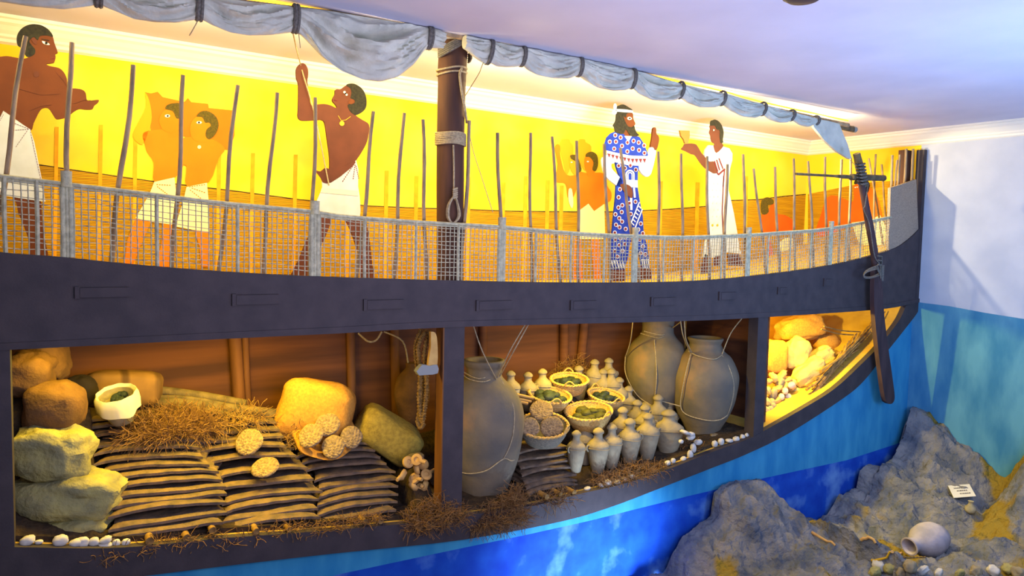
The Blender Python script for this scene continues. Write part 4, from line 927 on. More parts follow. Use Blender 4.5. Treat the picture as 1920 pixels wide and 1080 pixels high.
for q in range(12): w = q * 2.4; mb.blob(c + Vector((math.cos(w) * (q % 4) * 6 * k, math.sin(w) * (q % 4) * 6 * k, 45 * k)), (7 * k, 7 * k, 7 * k), None, q, 0.2, 2, 1, 10, 8)
mb.build('contents', 'glass', t, smooth=True); SUP[1].append((c.x, c.y, c.z, 'b')); t.rotation_euler = (Matrix.Rotation(-YAW, 3, 'Z') @ Matrix.Rotation(math.radians(20), 3, 'X') @ Matrix.Rotation(YAW, 3, 'Z')).to_euler()
# poles / logs
def logobj(name, pts, r, m_, label, cat, group=None, end=None):
    mb = MB(); mb.tube(smoothpath(pts, 4), r, 12); o = mb.build(name, m_, smooth=True); return tag(o, label, cat, group)
G1 = 'dark ebony poles lying behind the stacks'
logobj('wooden_pole', [P(304, 733, 1.35), P(380, 743, 1.25), P(461, 758, 1.1)], 0.042, 'log', 'dark round pole with a cut end, highest on the heap', 'pole', G1)
logobj('wooden_pole', [P(262, 744, 1.35), P(360, 748, 1.2), P(452, 766, 1.08)], 0.022, 'log', 'thin dark pole just under the thick upper one', 'pole', G1)
logobj('wooden_pole', [P(275, 755, 1.3), P(350, 757, 1.2), P(526, 777, 1.0)], 0.046, 'log', 'thickest dark pole, its end pointing at the burlap sack', 'pole', G1)
logobj('wooden_pole', [P(330, 762, 1.2), P(400, 772, 1.1), P(474, 790, .95)], 0.03, 'log', 'pale pole partly covered by the brown brush', 'pole', G1)
logobj('wooden_pole', [P(395, 768, 1.2), P(450, 772, 1.1), P(524, 792, .98)], 0.026, 'log', 'pole lying lowest beside the burlap sack', 'pole', G1)
# burlap sack with open mouth
t = empty('burlap_sack', P(600, 840, 0.6), 'bulging golden burlap sack with its mouth open towards the viewer', 'sack')
mb = MB(); c = P(592, 772, 1.0); k = ppm(592, 772, 1.0)
mb.blob(c, (68 * k, 0.30, 58 * k), Euler((math.radians(-12), math.radians(12), math.radians(-22))), 3, 0.07, 1.6, 0.5, 56, 40); mb.build('sack_body', 'sack', t, smooth=True)
mb = MB(); n = 36; c = P(612, 824, 0.66); k = ppm(612, 824, .66); vs = []
for i, (r, dz, dy) in enumerate([(60, 20, .22), (60, 8, .08), (56, 0, 0), (52, -2, -.03), (48, 2, 0.0), (46, 8, .10)]):
    for j in range(n):
        w = 2 * PI * j / n; rr = r * (1 + 0.05 * math.sin(5 * w + i))
        vs.append(c + Vector((rr * k * math.cos(w), dy + 0.15 * math.sin(w), (rr * 0.50 * math.sin(w) + dz) * k)))
fs = [(i * n + j, i * n + (j + 1) % n, (i + 1) * n + (j + 1) % n, (i + 1) * n + j) for i in range(5) for j in range(n)]
mb.add(vs, fs); mb.build('sack_mouth', 'sack', t, smooth=True); SUP[1].append((c.x, .85, P(592, 835, .82).z, 'b'))
# yellow sack right
lump('straw_sack', 728, 815, 0.80, 130, 70, 0.5, 'sacky', 'flat yellowish sack leaning beside the side board and hanging rope', 'sack', 6, 0.08, 0.5, 34)
lump('clay_sherd', 778, 858, 0.4, 34, 12, 0.2, 'clay', 'dark flat sherd above the little clay lamps', 'sherd', 6, 0.2, 0.8, -8)
# oil lamps
lp = []
mb = MB(); mb.lathe([(0.001, 0), (0.03, 0), (0.045, 0.02), (0.042, 0.035), (0.02, 0.04), (0.018, 0.03), (0.001, 0.028)], 16)
mb.tube([(0.03, 0, .028), (0.075, 0, .034)], [0.016, 0.013], 8)
lamp0 = mb.build('clay_lamp', 'lamp', base=(0, 0, 0), smooth=True)
LP = [(762, 868, 'upper left'), (776, 880, 'left of the middle'), (792, 874, 'upper right'), (760, 893, 'lower left'), (780, 900, 'centre'), (797, 893, 'right edge middle'), (770, 915, 'bottom left'), (788, 920, 'bottom middle'), (802, 912, 'bottom right'), (784, 862, 'top')]
for i, (x, y, w) in enumerate(LP):
    o = lamp0 if i == 0 else dup(lamp0)
    o.location = P(x, y, 0.30 - 0.004 * i); o.rotation_euler = (1.1 + .3 * math.sin(i), .3 * math.cos(i * 2), i * 1.3); o.scale = (1.25,) * 3
    tag(o, f'small cream spouted clay lamp, {w} of the heap beside the side board', 'lamp', 'clay lamps by the side board'); SUP[1].append((o.location.x, .34, o.location.z - .05, 'b'))
# adze and rope coil on the post
t = empty('adze', P(808, 700, 0.12), 'adze with pale handle and grey blade hanging on the post', 'tool')
mb = MB(); mb.prism(sm([(808, 622), (816, 624), (820, 640), (820, 684), (808, 692), (803, 686), (808, 650)], 3, -.02 + .05), (0, .035, 0)); mb.build('handle', 'hornwood', t, smooth=False)
mb = MB(); mb.prism(sm([(781, 697), (792, 684), (806, 686), (820, 684), (821, 700), (800, 703), (786, 704)], 2, .02), (0, .06, 0)); mb.build('blade', 'metal', t)
t = empty('rope_hank', P(790, 800, 0.22), 'thick twisted rope hank hanging beside the middle post', 'rope')
def twist(path, r, name='strand', turns=14, par=None, m_='hank'):
    pp = smoothpath(path, 8); mb = MB()
    for s in range(3):
        q = []
        for i, p in enumerate(pp):
            w = i / len(pp) * turns * 2 * PI + s * 2 * PI / 3; q.append(p + Vector((math.cos(w) * r * .5, math.sin(w) * r * .5, 0)))
        mb.tube(q, r * .55, 6)
    return mb.build(name, m_, par, smooth=True)
twist([P(798, 620, .22), P(784, 650, .2), P(788, 700, .2), P(786, 750, .2), P(790, 792, .2)], 0.026, par=t)
twist([P(806, 620, .2), P(796, 660, .17), P(800, 720, .17), P(797, 760, .17), P(792, 796, .18)], 0.026, par=t)
twist([P(790, 615, .26), P(779, 648, .25), P(782, 690, .25), P(792, 720, .25), P(783, 790, .22)], 0.022, par=t)
twist([P(783, 790, .22), P(788, 802, .2), P(794, 796, .18)], 0.024, par=t, turns=3)
cord('rope', [P(672, 625, 1.3), P(690, 640, 1.2), P(705, 638, 1.2), P(716, 622, 1.2)], 0.01, 'rope', 'rope loop hanging from the beam over the yellow sack', 'rope')
cord('rope', [P(720, 622, 1.0), P(755, 640, .9), P(765, 680, .9)], 0.008, 'rope', 'thin rope dropping behind the rope hank', 'rope')

def pot(name, px, Y, rows, m_, label, cat, group=None, seg=40, jit=0.02, key=2):
    base = P(px, rows[0][1], Y); pr = []
    for hw, py in rows: pr.append((hw * ppm(px, py, Y), P(px, py, Y).z - base.z))
    # smooth
    q = smoothpath([Vector((a, 0, b)) for a, b in pr], 4); pr2 = [(max(0.001, v.x), v.z) for v in q]
    t = empty(name, base, label, cat, group)
    mb = MB(); mb.lathe([(0.001, 0.0)] + pr2, seg, Matrix.Translation(base), jit=jit, seed=px); mb.build('pot_body', m_, t, smooth=True)
    SUP[key].append((base.x, base.y, base.z, 'b'))
    def sp(x, y, lift=0.008):
        hw = interp([(b, a) for a, b in sorted(rows[:-2], key=lambda r: r[1])], y); s = max(-1, min(1, (x - px) / hw)); r = hw * ppm(px, y, Y) + lift
        return P(px, y, Y) + RH * r * s + TOC * r * math.sqrt(max(0, 1 - s * s)) - Vector((0, 0, 0.0))
    return t, sp
p1, s1 = pot('storage_jar', 903, 0.56, [(36, 946), (48, 915), (66, 862), (75, 815), (77, 785), (72, 755), (57, 728), (42, 714), (35, 706), (33, 699), (34, 690), (38, 684), (40, 677), (36, 674), (29, 678), (27, 700)], 'clay', 'huge grey pottery storage jar right of the middle post', 'jar')
p2, s2 = pot('storage_jar', 1228, 1.02, [(26, 778), (40, 755), (54, 722), (59, 692), (57, 668), (48, 646), (36, 633), (30, 624), (29, 612), (31, 596), (30, 590), (26, 592), (24, 610)], 'clay', 'huge tan storage jar at the back, its neck against the beam', 'jar')
p3, s3 = pot('storage_jar', 1316, 0.55, [(26, 818), (34, 800), (48, 774), (58, 745), (63, 712), (60, 692), (48, 669), (36, 659), (31, 651), (29, 645), (31, 640), (33, 635), (28, 634), (25, 650)], 'clay', 'huge storage jar in a rope sling beside the right post', 'jar')
p4_, s4 = pot('storage_jar', 772, 1.1, [(14, 800), (24, 780), (32, 750), (33, 730), (28, 708), (16, 694), (12, 688), (13, 680), (10, 682)], 'sackd', 'round brown jar in the dark behind the hanging rope', 'jar', key=1)
def sling(par, paths, r=0.006):
    mb = MB()
    for q in paths: mb.tube(smoothpath(q, 5), r, 6)
    mb.build('rope_sling', 'rope', par, smooth=True)
sling(p1, [[s1(870, 702), s1(885, 706), s1(910, 708), s1(936, 702)], [s1(870, 697), s1(900, 703), s1(936, 698)], [s1(936, 704), s1(960, 750, .012), s1(962, 790), s1(955, 820), s1(944, 842)],
           [s1(864, 868), s1(885, 868), s1(915, 860), s1(944, 842), s1(958, 850), s1(970, 852)], [P(888, 612, .2), P(905, 660, .1), s1(930, 706)], [P(991, 608, .1), P(965, 655, .12), s1(936, 703)], [P(985, 608, .1), P(955, 660, .12), s1(932, 703)]])
sling(p2, [[s2(1200, 624), s2(1228, 629), s2(1258, 622)], [s2(1205, 619), s2(1235, 624), s2(1258, 616), P(1276, 604, .3)], [s2(1220, 632), s2(1219, 690), s2(1218, 745)], [s2(1172, 668), s2(1172, 700), s2(1190, 735), s2(1215, 752)], [P(1187, 600, .5), P(1182, 640, .9), s2(1172, 668)]])
sling(p3, [[s3(1287, 656), s3(1300, 662), s3(1325, 666), s3(1345, 661)], [s3(1289, 660), s3(1276, 690), s3(1270, 725), s3(1270, 756), s3(1280, 770), s3(1310, 776), s3(1335, 776), s3(1352, 769), s3(1372, 772)],
           [s3(1345, 662), s3(1355, 685), s3(1361, 715), s3(1358, 745), s3(1352, 769), s3(1345, 812)], [s3(1270, 756), P(1240, 752, .7)], [P(1276, 600, .1), P(1281, 630, .2), s3(1289, 658)], [P(1283, 600, .1), P(1286, 635, .2), s3(1291, 657)], [P(1391, 597, .15), P(1370, 625, .3), s3(1346, 660)]], 0.0065)
lump('hide_bundle', 1385, 775, 1.0, 50, 120, 0.3, 'sackd', 'dark brown mass standing in for the shadow between slung jar and right post', 'bundle', 12, 0.15, 0.7, key=2)  # dark body put where the slung jar's shadow falls
lump('stone_block', 1338, 822, 0.32, 22, 18, 0.14, 'clay', 'small brown stone block below the slung jar', 'stone', 3, 0.15, 0.6, key=2)

# ---- Canaanite jars
def jar_proto():
    t = empty('amphora', (0, 0, 0)); mb = MB()
    mb.lathe([(0.001, 0), (0.048, 0), (0.055, 0.01), (0.078, 0.10), (0.098, 0.20), (0.106, 0.255), (0.100, 0.275), (0.072, 0.305), (0.046, 0.328), (0.040, 0.345), (0.040, 0.375), (0.046, 0.385)], 26, jit=0.02); mb.build('jar_body', 'clay2', t, smooth=True)
    mb = MB(); mb.lathe([(0.050, 0.382), (0.054, 0.392), (0.050, 0.405), (0.036, 0.42), (0.018, 0.432), (0.001, 0.436)], 22, jit=0.03); mb.build('stopper', 'clay2', t, smooth=True)
    mb = MB(); mb.tube([(0.108 * math.cos(w), 0.108 * math.sin(w), 0.245 + 0.006 * math.sin(2 * w)) for w in [2 * PI * k / 24 for k in range(24)]], 0.004, 5, closed=True)
    for s in (-1, 1): mb.tube(smoothpath([(s * .095, 0, .275), (s * .118, 0, .268), (s * .122, 0, .24), (s * .104, 0, .215)], 3), 0.008, 6)
    mb.build('handle_cord', 'clay2', t, smooth=True)
    return t
J0 = jar_proto(); J0used = False
def jar(px, ptop, Y, hpx, label, group, wide=1.0):
    global J0used
    k = ppm(px, ptop + hpx / 2, Y); s = hpx * k / 0.436; base = P(px, ptop + hpx, Y)
    o = J0 if not J0used else dup(J0); J0used = True
    o.location = base; o.rotation_euler = (random.uniform(-.03, .03), random.uniform(-.03, .03), random.uniform(-.6, .2)); o.scale = (s * wide, s * wide, s)
    tag(o, label, 'jar', group); SUP[2].append((base.x, base.y, base.z, 'b')); return o
GF = 'stoppered jars in the front row'; GB = 'stoppered jars crowded behind the front row'
for i, (px, t_, h, w, lb) in enumerate([(1079, 805, 80, .92, 'behind the end of the small ingot stack'), (1120, 800, 86, 1.02, 'with cord round its shoulder, second from the left'), (1146, 793, 84, .98, 'third from the left'), (1180, 782, 86, 1.05, 'fourth from the left'), (1213, 773, 87, 1.05, 'fifth from the left'), (1252, 767, 86, 1.38, 'widest, at the right end of the row')]):
    jar(px, t_, 0.24 + 0.02 * i, h, 'grey stoppered front-row jar, ' + lb, GF, w)
for px, t_, Y, h, lb in [(1165, 761, .50, 84, 'behind the third and fourth front jars'), (1208, 757, .52, 82, 'behind the fifth front jar'), (1097, 790, .46, 80, 'behind the two leftmost front jars'), (1232, 738, .70, 80, 'left below the slung storage jar'), (1192, 748, .72, 78, 'right of the dark-filled right basket'), (1252, 748, .78, 76, 'tucked behind the widest front jar'),
                          (1174, 722, .95, 74, 'below the big tan storage jar, at its left foot'), (1212, 735, .92, 74, 'at the right foot of the big tan storage jar'), (1146, 690, 1.05, 74, 'above the right basket'), (1158, 706, 1.0, 74, 'just right above the right basket'), (1112, 672, 1.22, 72, 'topmost left of the pair at the back'), (1139, 670, 1.22, 72, 'topmost right of the pair at the back'), (1084, 684, 1.18, 72, 'peeping over the rear basket'), (1128, 690, 1.12, 72, 'below the topmost pair'),
                          (958, 694, 1.05, 74, 'next to the shoulder of the grey storage jar'), (990, 696, 1.05, 74, 'second right of the grey storage jar'), (1018, 690, 1.05, 74, 'left behind the rear basket')]:
    jar(px, t_, Y, h, 'tan stoppered clay jar ' + lb, GB)

# ---- baskets
def basket(px, py, Y, wpx, hpx, label, contents, seed, tilt=-10, roll=0, nl=9, handles=True, bm_='basket'):
    k = ppm(px, py, Y); R = wpx / 2 * k; h = hpx * k
    c = P(px, py, Y); t = empty('basket', c - Vector((0, 0, 0)), label, 'basket')
    rim = Euler((math.radians(-tilt) * -1, 0, math.radians(-32))).to_matrix().to_4x4()
    mtx = Matrix.Translation(c) @ Euler((math.radians(-tilt), math.radians(roll), 0)).to_matrix().to_4x4()
    # rotate so that the tilt faces the camera
    mtx = Matrix.Translation(c) @ Matrix.Rotation(-YAW, 4, 'Z') @ Matrix.Rotation(math.radians(-tilt), 4, 'X') @ Matrix.Rotation(math.radians(roll), 4, 'Y')
    mb = MB(); pr = [(0.55, -h), (0.72, -h * .85), (0.86, -h * .5), (0.97, -h * .12), (1.0, 0), (0.93, -0.0), (0.90, -h * .15), (0.80, -h * .5), (0.6, -h * .8), (0.001, -h * .82)]
    vsr = [(a * R, b) for a, b in pr]
    mb.lathe([(0.001, -h)] + vsr, 48, mtx, jit=0.02, seed=seed); mb.build('basket_body', bm_, t, smooth=True)
    mb = MB()
    for s in range(2):
        pts = [mtx @ Vector(((R * .97 + .010 * math.cos(w * 18 + s * PI)) * math.cos(w), (R * .97 + .010 * math.cos(w * 18 + s * PI)) * math.sin(w), .006 * math.sin(w * 18 + s * PI))) for w in [2 * PI * q / 144 for q in range(144)]]
        mb.tube(pts, 0.010, 5, closed=True)
    mb.build('rim', 'basket', t, smooth=True)
    mb = MB()
    for lv in range(4):
        a = interp([(0, .97), (.5, .86), (1, .6)], (lv + 1) / 5); mb.tube([mtx @ Vector((a * R * 1.015 * math.cos(w), a * R * 1.015 * math.sin(w), -h * (lv + 1) / 5.5)) for w in [2 * PI * q / 40 for q in range(40)]], 0.006, 4, closed=True)
    mb.build('weave_bands', bm_, t, smooth=True)
    if handles:
        for s in (0, 1):
            w0 = math.radians(-110 + 180 * s + seed * 17); mb = MB()
            pts = [mtx @ Vector((R * math.cos(w0 + a * .28), R * math.sin(w0 + a * .28), .055 * math.cos(a * PI / 2))) for a in (-1, -.6, -.2, .2, .6, 1)]
            mb.tube(smoothpath(pts, 3), 0.009, 6); mb.build('handle', 'basket', t, smooth=True)
    SUP[2].append((c.x, c.y, c.z - h, 'b'))
    rnd = random.Random(seed)
    for q in range(nl):
        w = q * 2.4 + seed; rr = R * .62 * math.sqrt((q + .3) / nl); s = R * rnd.uniform(.20, .27)
        p = mtx @ Vector((rr * math.cos(w), rr * math.sin(w), -h * .30 + (R * .12 if q < 3 else 0)))
        mb = MB(); mb.blob(p, (s * 1.15, s, s * .8), None, seed * 10 + q, 0.22, 2.4, .85, 16, 12)
        o = mb.build('ore_lump', contents, smooth=True)
        tag(o, f'{"olive green" if contents == "glassg" else "dark bluish green"} lump among those in the {label.split(",")[0].split("basket")[0].replace("shallow woven ", "").strip()} basket', 'lump', f'lumps in the {label.split(",")[0].split("basket")[0].replace("shallow woven ", "").strip()} basket')
    return t, mtx, R
basket(1067, 711, 0.95, 72, 28, 'rear shallow woven basket, heaped with dark bluish lumps', 'glass', 1)
basket(1031, 740, 0.78, 82, 26, 'left shallow woven basket, lined and filled with bluish green lumps', 'glass', 2, roll=6)
basket(1136, 741, 0.78, 70, 24, 'right shallow woven basket, with two handles and dark lumps', 'glass', 3, roll=8, nl=7)
basket(1103, 770, 0.55, 90, 34, 'middle shallow woven basket, broad rim, filled with olive green lumps', 'glassg', 4, roll=-4, nl=10)
basket(1019, 797, 0.34, 96, 36, 'front shallow woven basket, low grey one holding three round ingots', 'bun', 5, nl=0, tilt=-16, bm_='basketg')
for i, (a, b) in enumerate((((962, 738), (1000, 747)), ((962, 745), (996, 753)), ((964, 750), (990, 757)))):
    logobj('yellow_stick', [P(a[0], a[1], .62), P(b[0], b[1], .55)], .016, 'hornwood', ['upper yellow stick lying behind the grey storage jar', 'middle yellow stick lying behind the grey storage jar', 'lower yellow stick lying behind the grey storage jar'][i], 'stick')

# ---- hold 3
def sacks3():
    lump('cushion_sack', 1500, 615, 0.85, 92, 46, 0.35, 'sack', 'mottled yellow pointed sack, highest in the stern hold', 'sack', 21, 0.18, 0.6, -10, key=3)
    lump('cushion_sack', 1551, 644, 0.70, 52, 38, 0.3, 'sack', 'smooth round yellow sack touching the twigs', 'sack', 22, 0.1, 0.9, 10, key=3)
    lump('linen_bag', 1492, 663, 0.62, 46, 58, 0.3, 'sackw', 'upright white tied bag in the stern hold', 'sack', 23, 0.22, 0.7, 20, key=3)
    lump('linen_bag', 1538, 672, 0.52, 56, 34, 0.26, 'sackw', 'white bag with a flat pale end beside the twigs', 'sack', 24, 0.2, 0.6, -35, key=3)
    lump('hide_bundle', 1450, 668, 0.66, 46, 62, 0.3, 'sack', 'tan square sack against the right post in stern hold', 'sack', 25, 0.08, 0.5, key=3)
    lump('linen_bag', 1516, 697, 0.40, 70, 34, 0.24, 'sackw', 'lilac-lit long white sack, lowest of the stern sacks', 'sack', 26, 0.18, 0.62, -38, key=3)
sacks3()
rnd = random.Random(5)
def P3(x, y, Y): return P(x, y, Y)
for i in range(44):
    f0 = rnd.uniform(0, .45); f1 = f0 + rnd.uniform(.35, .6); f1 = min(1.02, f1)
    def ax(f): return (1512 + 150 * f, 740 - 150 * f)
    a = ax(f0); b = ax(f1); o1 = rnd.uniform(-18, 16); o2 = rnd.uniform(-24, 18)
    Y = rnd.uniform(.18, .40)
    mb = MB(); mid = ((a[0] + b[0]) / 2 + rnd.uniform(-4, 4), (a[1] + b[1]) / 2 + rnd.uniform(-4, 4))
    pts = smoothpath([P(a[0] + o1 * .4, a[1] + o1 * .7, Y), P(mid[0], mid[1], Y), P(b[0] + o2 * .4, b[1] + o2 * .5, Y)], 3)
    mb.tube(pts, [0.021 - 0.011 * q / (len(pts) - 1) for q in range(len(pts))], 5)
    for q in range(2):
        p0 = pts[2 + 2 * q]; mb.tube([p0, p0 + Vector((rnd.uniform(-.02, .14), rnd.uniform(-.04, .04), rnd.uniform(-.12, .1)))], [0.006, 0.003], 4)
    o = mb.build('twig', 'twig', smooth=True); tag(o, 'thin brown twig in the firewood bundle climbing the stern floor', 'twig', 'twigs of the stern firewood bundle')
for i, (x0, y0, x1, y1) in enumerate(((1424, 793, 1470, 768), (1430, 784, 1490, 757), (1540, 617, 1600, 628), (1545, 612, 1612, 622))):
    logobj('twig', [P(x0, y0, .25), P((x0 + x1) / 2, (y0 + y1) / 2 + 3, .25), P(x1, y1, .25)], .008, 'twig', ['lowest bent twig below the stern pottery pile', 'second bent twig below the stern pottery pile', 'lower straight twig above the round yellow sack', 'upper straight twig above the round yellow sack'][i], 'twig')
sherds = [(1440, 715), (1450, 708), (1462, 717), (1475, 712), (1438, 732), (1449, 738), (1458, 728), (1436, 752), (1446, 755), (1455, 750), (1434, 768), (1442, 772), (1484, 726), (1494, 733), (1447, 764), (1466, 703), (1488, 716), (1430, 742), (1470, 726), (1500, 744)]
for i, (x, y) in enumerate(sherds):
    mb = MB(); c = P(x, y, .5 - (y - 700) * .002); k = ppm(x, y, .3); mb.blob(c, ((9 + i % 4) * k, .05, (5 + i % 3) * k), Euler((0, i, 0)), i, .3, 2, .7, 14, 10)
    o = mb.build('pottery_piece', ['lamp', 'sackw', 'clay2'][i % 3], smooth=True); tag(o, f'small pale pottery piece in the stern pile, {ordn(i)} counted from its top', 'pottery', 'pottery pieces by the right post')
    SUP[3].append((c.x, c.y, c.z - .06, 'b'))
for i, (x, y, lb) in enumerate(((1472, 733, 'upper'), (1465, 744, 'left'), (1478, 744, 'right'), (1484, 722, 'elongated, higher up'))):
    mb = MB(); c = P(x, y, .38); k = ppm(x, y, .38); mb.blob(c, (6.5 * k * (1.5 if i == 3 else 1), .04, 6.5 * k), None, i, .03, 2, 1, 18, 12)
    o = mb.build('white_egg', 'pebble', smooth=True); tag(o, f'bright white round egg in the stern hold, {lb}', 'egg', 'white eggs in the stern hold')

# ---- beds under the cargo (loose brushwood)
def bedmesh(key, x0, x1, y0, y1, m_, label, front=0.04, rough=0.025, name='brushwood_bed'):
    sup = [(x, y, z) for x, y, z, q in SUP[key] if q == 'b']
    nx, ny = 90, 40; vs = []; fs = []
    for i in range(nx + 1):
        for j in range(ny + 1):
            x = x0 + (x1 - x0) * i / nx; y = y0 + (y1 - y0) * j / ny; zf_ = zkeel(x) + front
            num = den = 0
            for a, b, c in sup:
                d2 = (x - a) ** 2 + (y - b) ** 2 * 1.5 + 0.0015; w = 1 / d2 ** 1.6; num += w * (c - 0.02); den += w
            z = num / den if den else zf_
            e = min(1, (y - y0) / 0.22); z = zf_ * (1 - e) + max(zf_, z) * e
            if key == 1 and 0.1 < x < 2.52 and y < 1.2: z = min(z, zf_ + max(0, y - 1.0) * 3)
            if key == 2 and x < P(1108, 880, .2).x and y < .75: z = zf_
            z += rough * noise.noise(Vector((x * 7, y * 7, key))) * e
            vs.append((x, y, max(z, zkeel(x) + .012)))
    for i in range(nx):
        for j in range(ny): a = i * (ny + 1) + j; fs.append((a, a + ny + 1, a + ny + 2, a + 1))
    # skirt down to the floor
    k = len(vs); edge = [i * (ny + 1) for i in range(nx + 1)]
    for q in edge: vs.append((vs[q][0], vs[q][1], zkeel(vs[q][0]) + .002))
    for i in range(nx): fs.append((edge[i], edge[i + 1], k + i + 1, k + i))
    mb = MB(); mb.add(vs, fs); o = mb.build(name, m_, smooth=True); tag(o, label, 'brushwood', kind='stuff')
xp1 = P(828, 800, 0.1).x; xp0 = P(28, 900, 0.1).x - 0.9
bedmesh(1, xp0, xp1 - .02, 0.10, 1.46, 'bed', 'dark brushwood packing under the cargo of the left hold')
bedmesh(2, xp1 + .25, P(1412, 800, .1).x - .03, 0.10, 1.48, 'bed', 'brown brushwood packing under the jars and baskets')
bedmesh(3, P(1434, 800, .1).x + .05, 9.3, 0.55, 1.48, 'sack', 'yellow matting packed under the stern sacks', front=0.02, name='matting')

# ---- brush, straw
def hair(px, py, Y, wpx, hpx, dep, n, label, m_='straw', seed=0, ln=0.16, r=0.0022, name='dry_brush'):
    c = P(px, py, Y); k = ppm(px, py, Y); rnd = random.Random(seed); mb = MB()
    for i in range(n):
        w = rnd.uniform(0, 2 * PI); q = math.sqrt(rnd.random()); h = rnd.random() ** 1.3 * (1 - q * .8)
        p = c + Vector((math.cos(w) * q * wpx / 2 * k, math.sin(w) * q * dep / 2, (h - .5) * hpx * k))
        d = Vector((rnd.uniform(-1, 1), rnd.uniform(-1, 1), rnd.uniform(-.6, .9))).normalized(); pts = [p]
        for s in range(4):
            d = (d + Vector((rnd.uniform(-1, 1), rnd.uniform(-1, 1), rnd.uniform(-1, .8))) * .55).normalized(); pts.append(pts[-1] + d * ln / 4)
        mb.tube(pts, r, 3, cap=False)
    o = mb.build(name, m_); tag(o, label, 'brush', kind='stuff'); return o
hair(318, 790, .92, 160, 40, .45, 2200, 'matted reddish brown brush heaped on top of the left ingot stack', 'straw', 1, .2)
hair(440, 786, .95, 120, 12, .25, 260, 'thin brush straggling over the poles and middle stack', 'twig', 12, .2)
hair(815, 950, .02, 130, 66, .25, 1100, 'tangled dry brush spilling over the keel below the lamps', 'straw', 2, .13)
hair(935, 955, .02, 130, 56, .25, 1200, 'tangled dry brush spilling over the keel below the grey jar', 'straw', 3, .13)
hair(965, 925, .05, 36, 46, .15, 220, 'upright dry brush between the grey jar and small ingot stack', 'straw', 4)
hair(655, 975, .03, 180, 20, .15, 260, 'brown brush under the right ingot stack', 'straw', 5, .09)
hair(480, 998, .03, 230, 18, .15, 200, 'brown brush under the middle ingot stack', 'straw', 6, .09)
hair(300, 1016, .03, 240, 18, .15, 200, 'brown brush under the left ingot stack', 'straw', 7, .09)
hair(1185, 878, .10, 200, 30, .25, 1100, 'tan brush in front of the row of stoppered jars', 'straw', 8, .10)
hair(1040, 932, .05, 110, 16, .15, 240, 'brush under the small ingot stack', 'straw', 9)
hair(1290, 838, .25, 60, 26, .25, 260, 'dark brush left of the white stones by the slung jar', 'straw', 10)
hair(1078, 680, 1.34, 100, 44, .2, 300, 'dark brush at the very back behind the rear basket', 'straw', 15, .12)
hair(560, 800, .8, 50, 50, .2, 200, 'brush between middle stack and burlap sack', 'twig', 11, .12)

# ---- pebbles and log ends along the keel
def pebbles(lst, group, where, m_='pebble', cat='pebble', name='pebble', Y=.065):
    lst = sorted(lst)
    for i, (x, y, w, h) in enumerate(lst):
        c = P(x, y, Y); k = ppm(x, y, Y); mb = MB(); mb.blob(c, (w / 2 * k, w / 2 * k * .8, h / 2 * k), Euler((0, random.uniform(-.4, .4), 0)), i + len(lst), .16, 1.8, .85, 18, 12)
        o = mb.build(name, m_, smooth=True); tag(o, f'{where}, {ordn(i)} from the left', cat, group)
pebbles([(51, 1014, 26, 18), (73, 1016, 14, 8), (113, 1014, 26, 22), (143, 1018, 24, 16), (155, 1017, 22, 20), (176, 1016, 18, 18), (198, 1013, 22, 14), (197, 1022, 26, 10), (218, 1018, 14, 14), (236, 1017, 16, 14)], 'pebbles at the foot of the pale blocks', 'rounded whitish pebble on the keel below the pale blocks')
pebbles([(1126, 910, 12, 7), (1139, 906, 16, 14), (1157, 904, 16, 9), (1171, 899, 12, 9), (1184, 893, 12, 9), (1101, 916, 14, 6)], 'pebbles below the small jars', 'white pebble on the keel below the front row of jars')
pebbles([(1252, 868, 12, 9), (1262, 864, 10, 10), (1281, 860, 12, 8), (1294, 852, 12, 16), (1300, 840, 12, 18), (1309, 829, 16, 10), (1295, 820, 18, 8), (1285, 811, 22, 8), (1296, 814, 16, 8), (1277, 828, 10, 8), (1340, 832, 12, 12), (1352, 828, 12, 14), (1367, 826, 16, 7), (1380, 823, 14, 9), (1392, 819, 10, 9), (1400, 816, 8, 8)], 'pale stones around the slung jar', 'pale broken stone on the keel around the slung jar', Y=.08)
LE = [(281, 1019, 9), (350, 1013, 8), (399, 999, 8), (481, 1001, 7), (543, 998, 6), (685, 983, 6), (714, 982, 6), (1026, 936, 6), (1052, 931, 5), (1077, 928, 6)]
for i, (x, y, r) in enumerate(LE):
    c = P(x, y - 4, .012); k = ppm(x, y, .0); mb = MB(); mb.tube([c, c + Vector((0, .5, 0.0))], r * k * .85, 12)
    o = mb.build('dunnage_log', 'twig', smooth=True); tag(o, f'round log end poking out below the ingots, {ordn(i)} from the left', 'log', 'dunnage logs under the ingots')

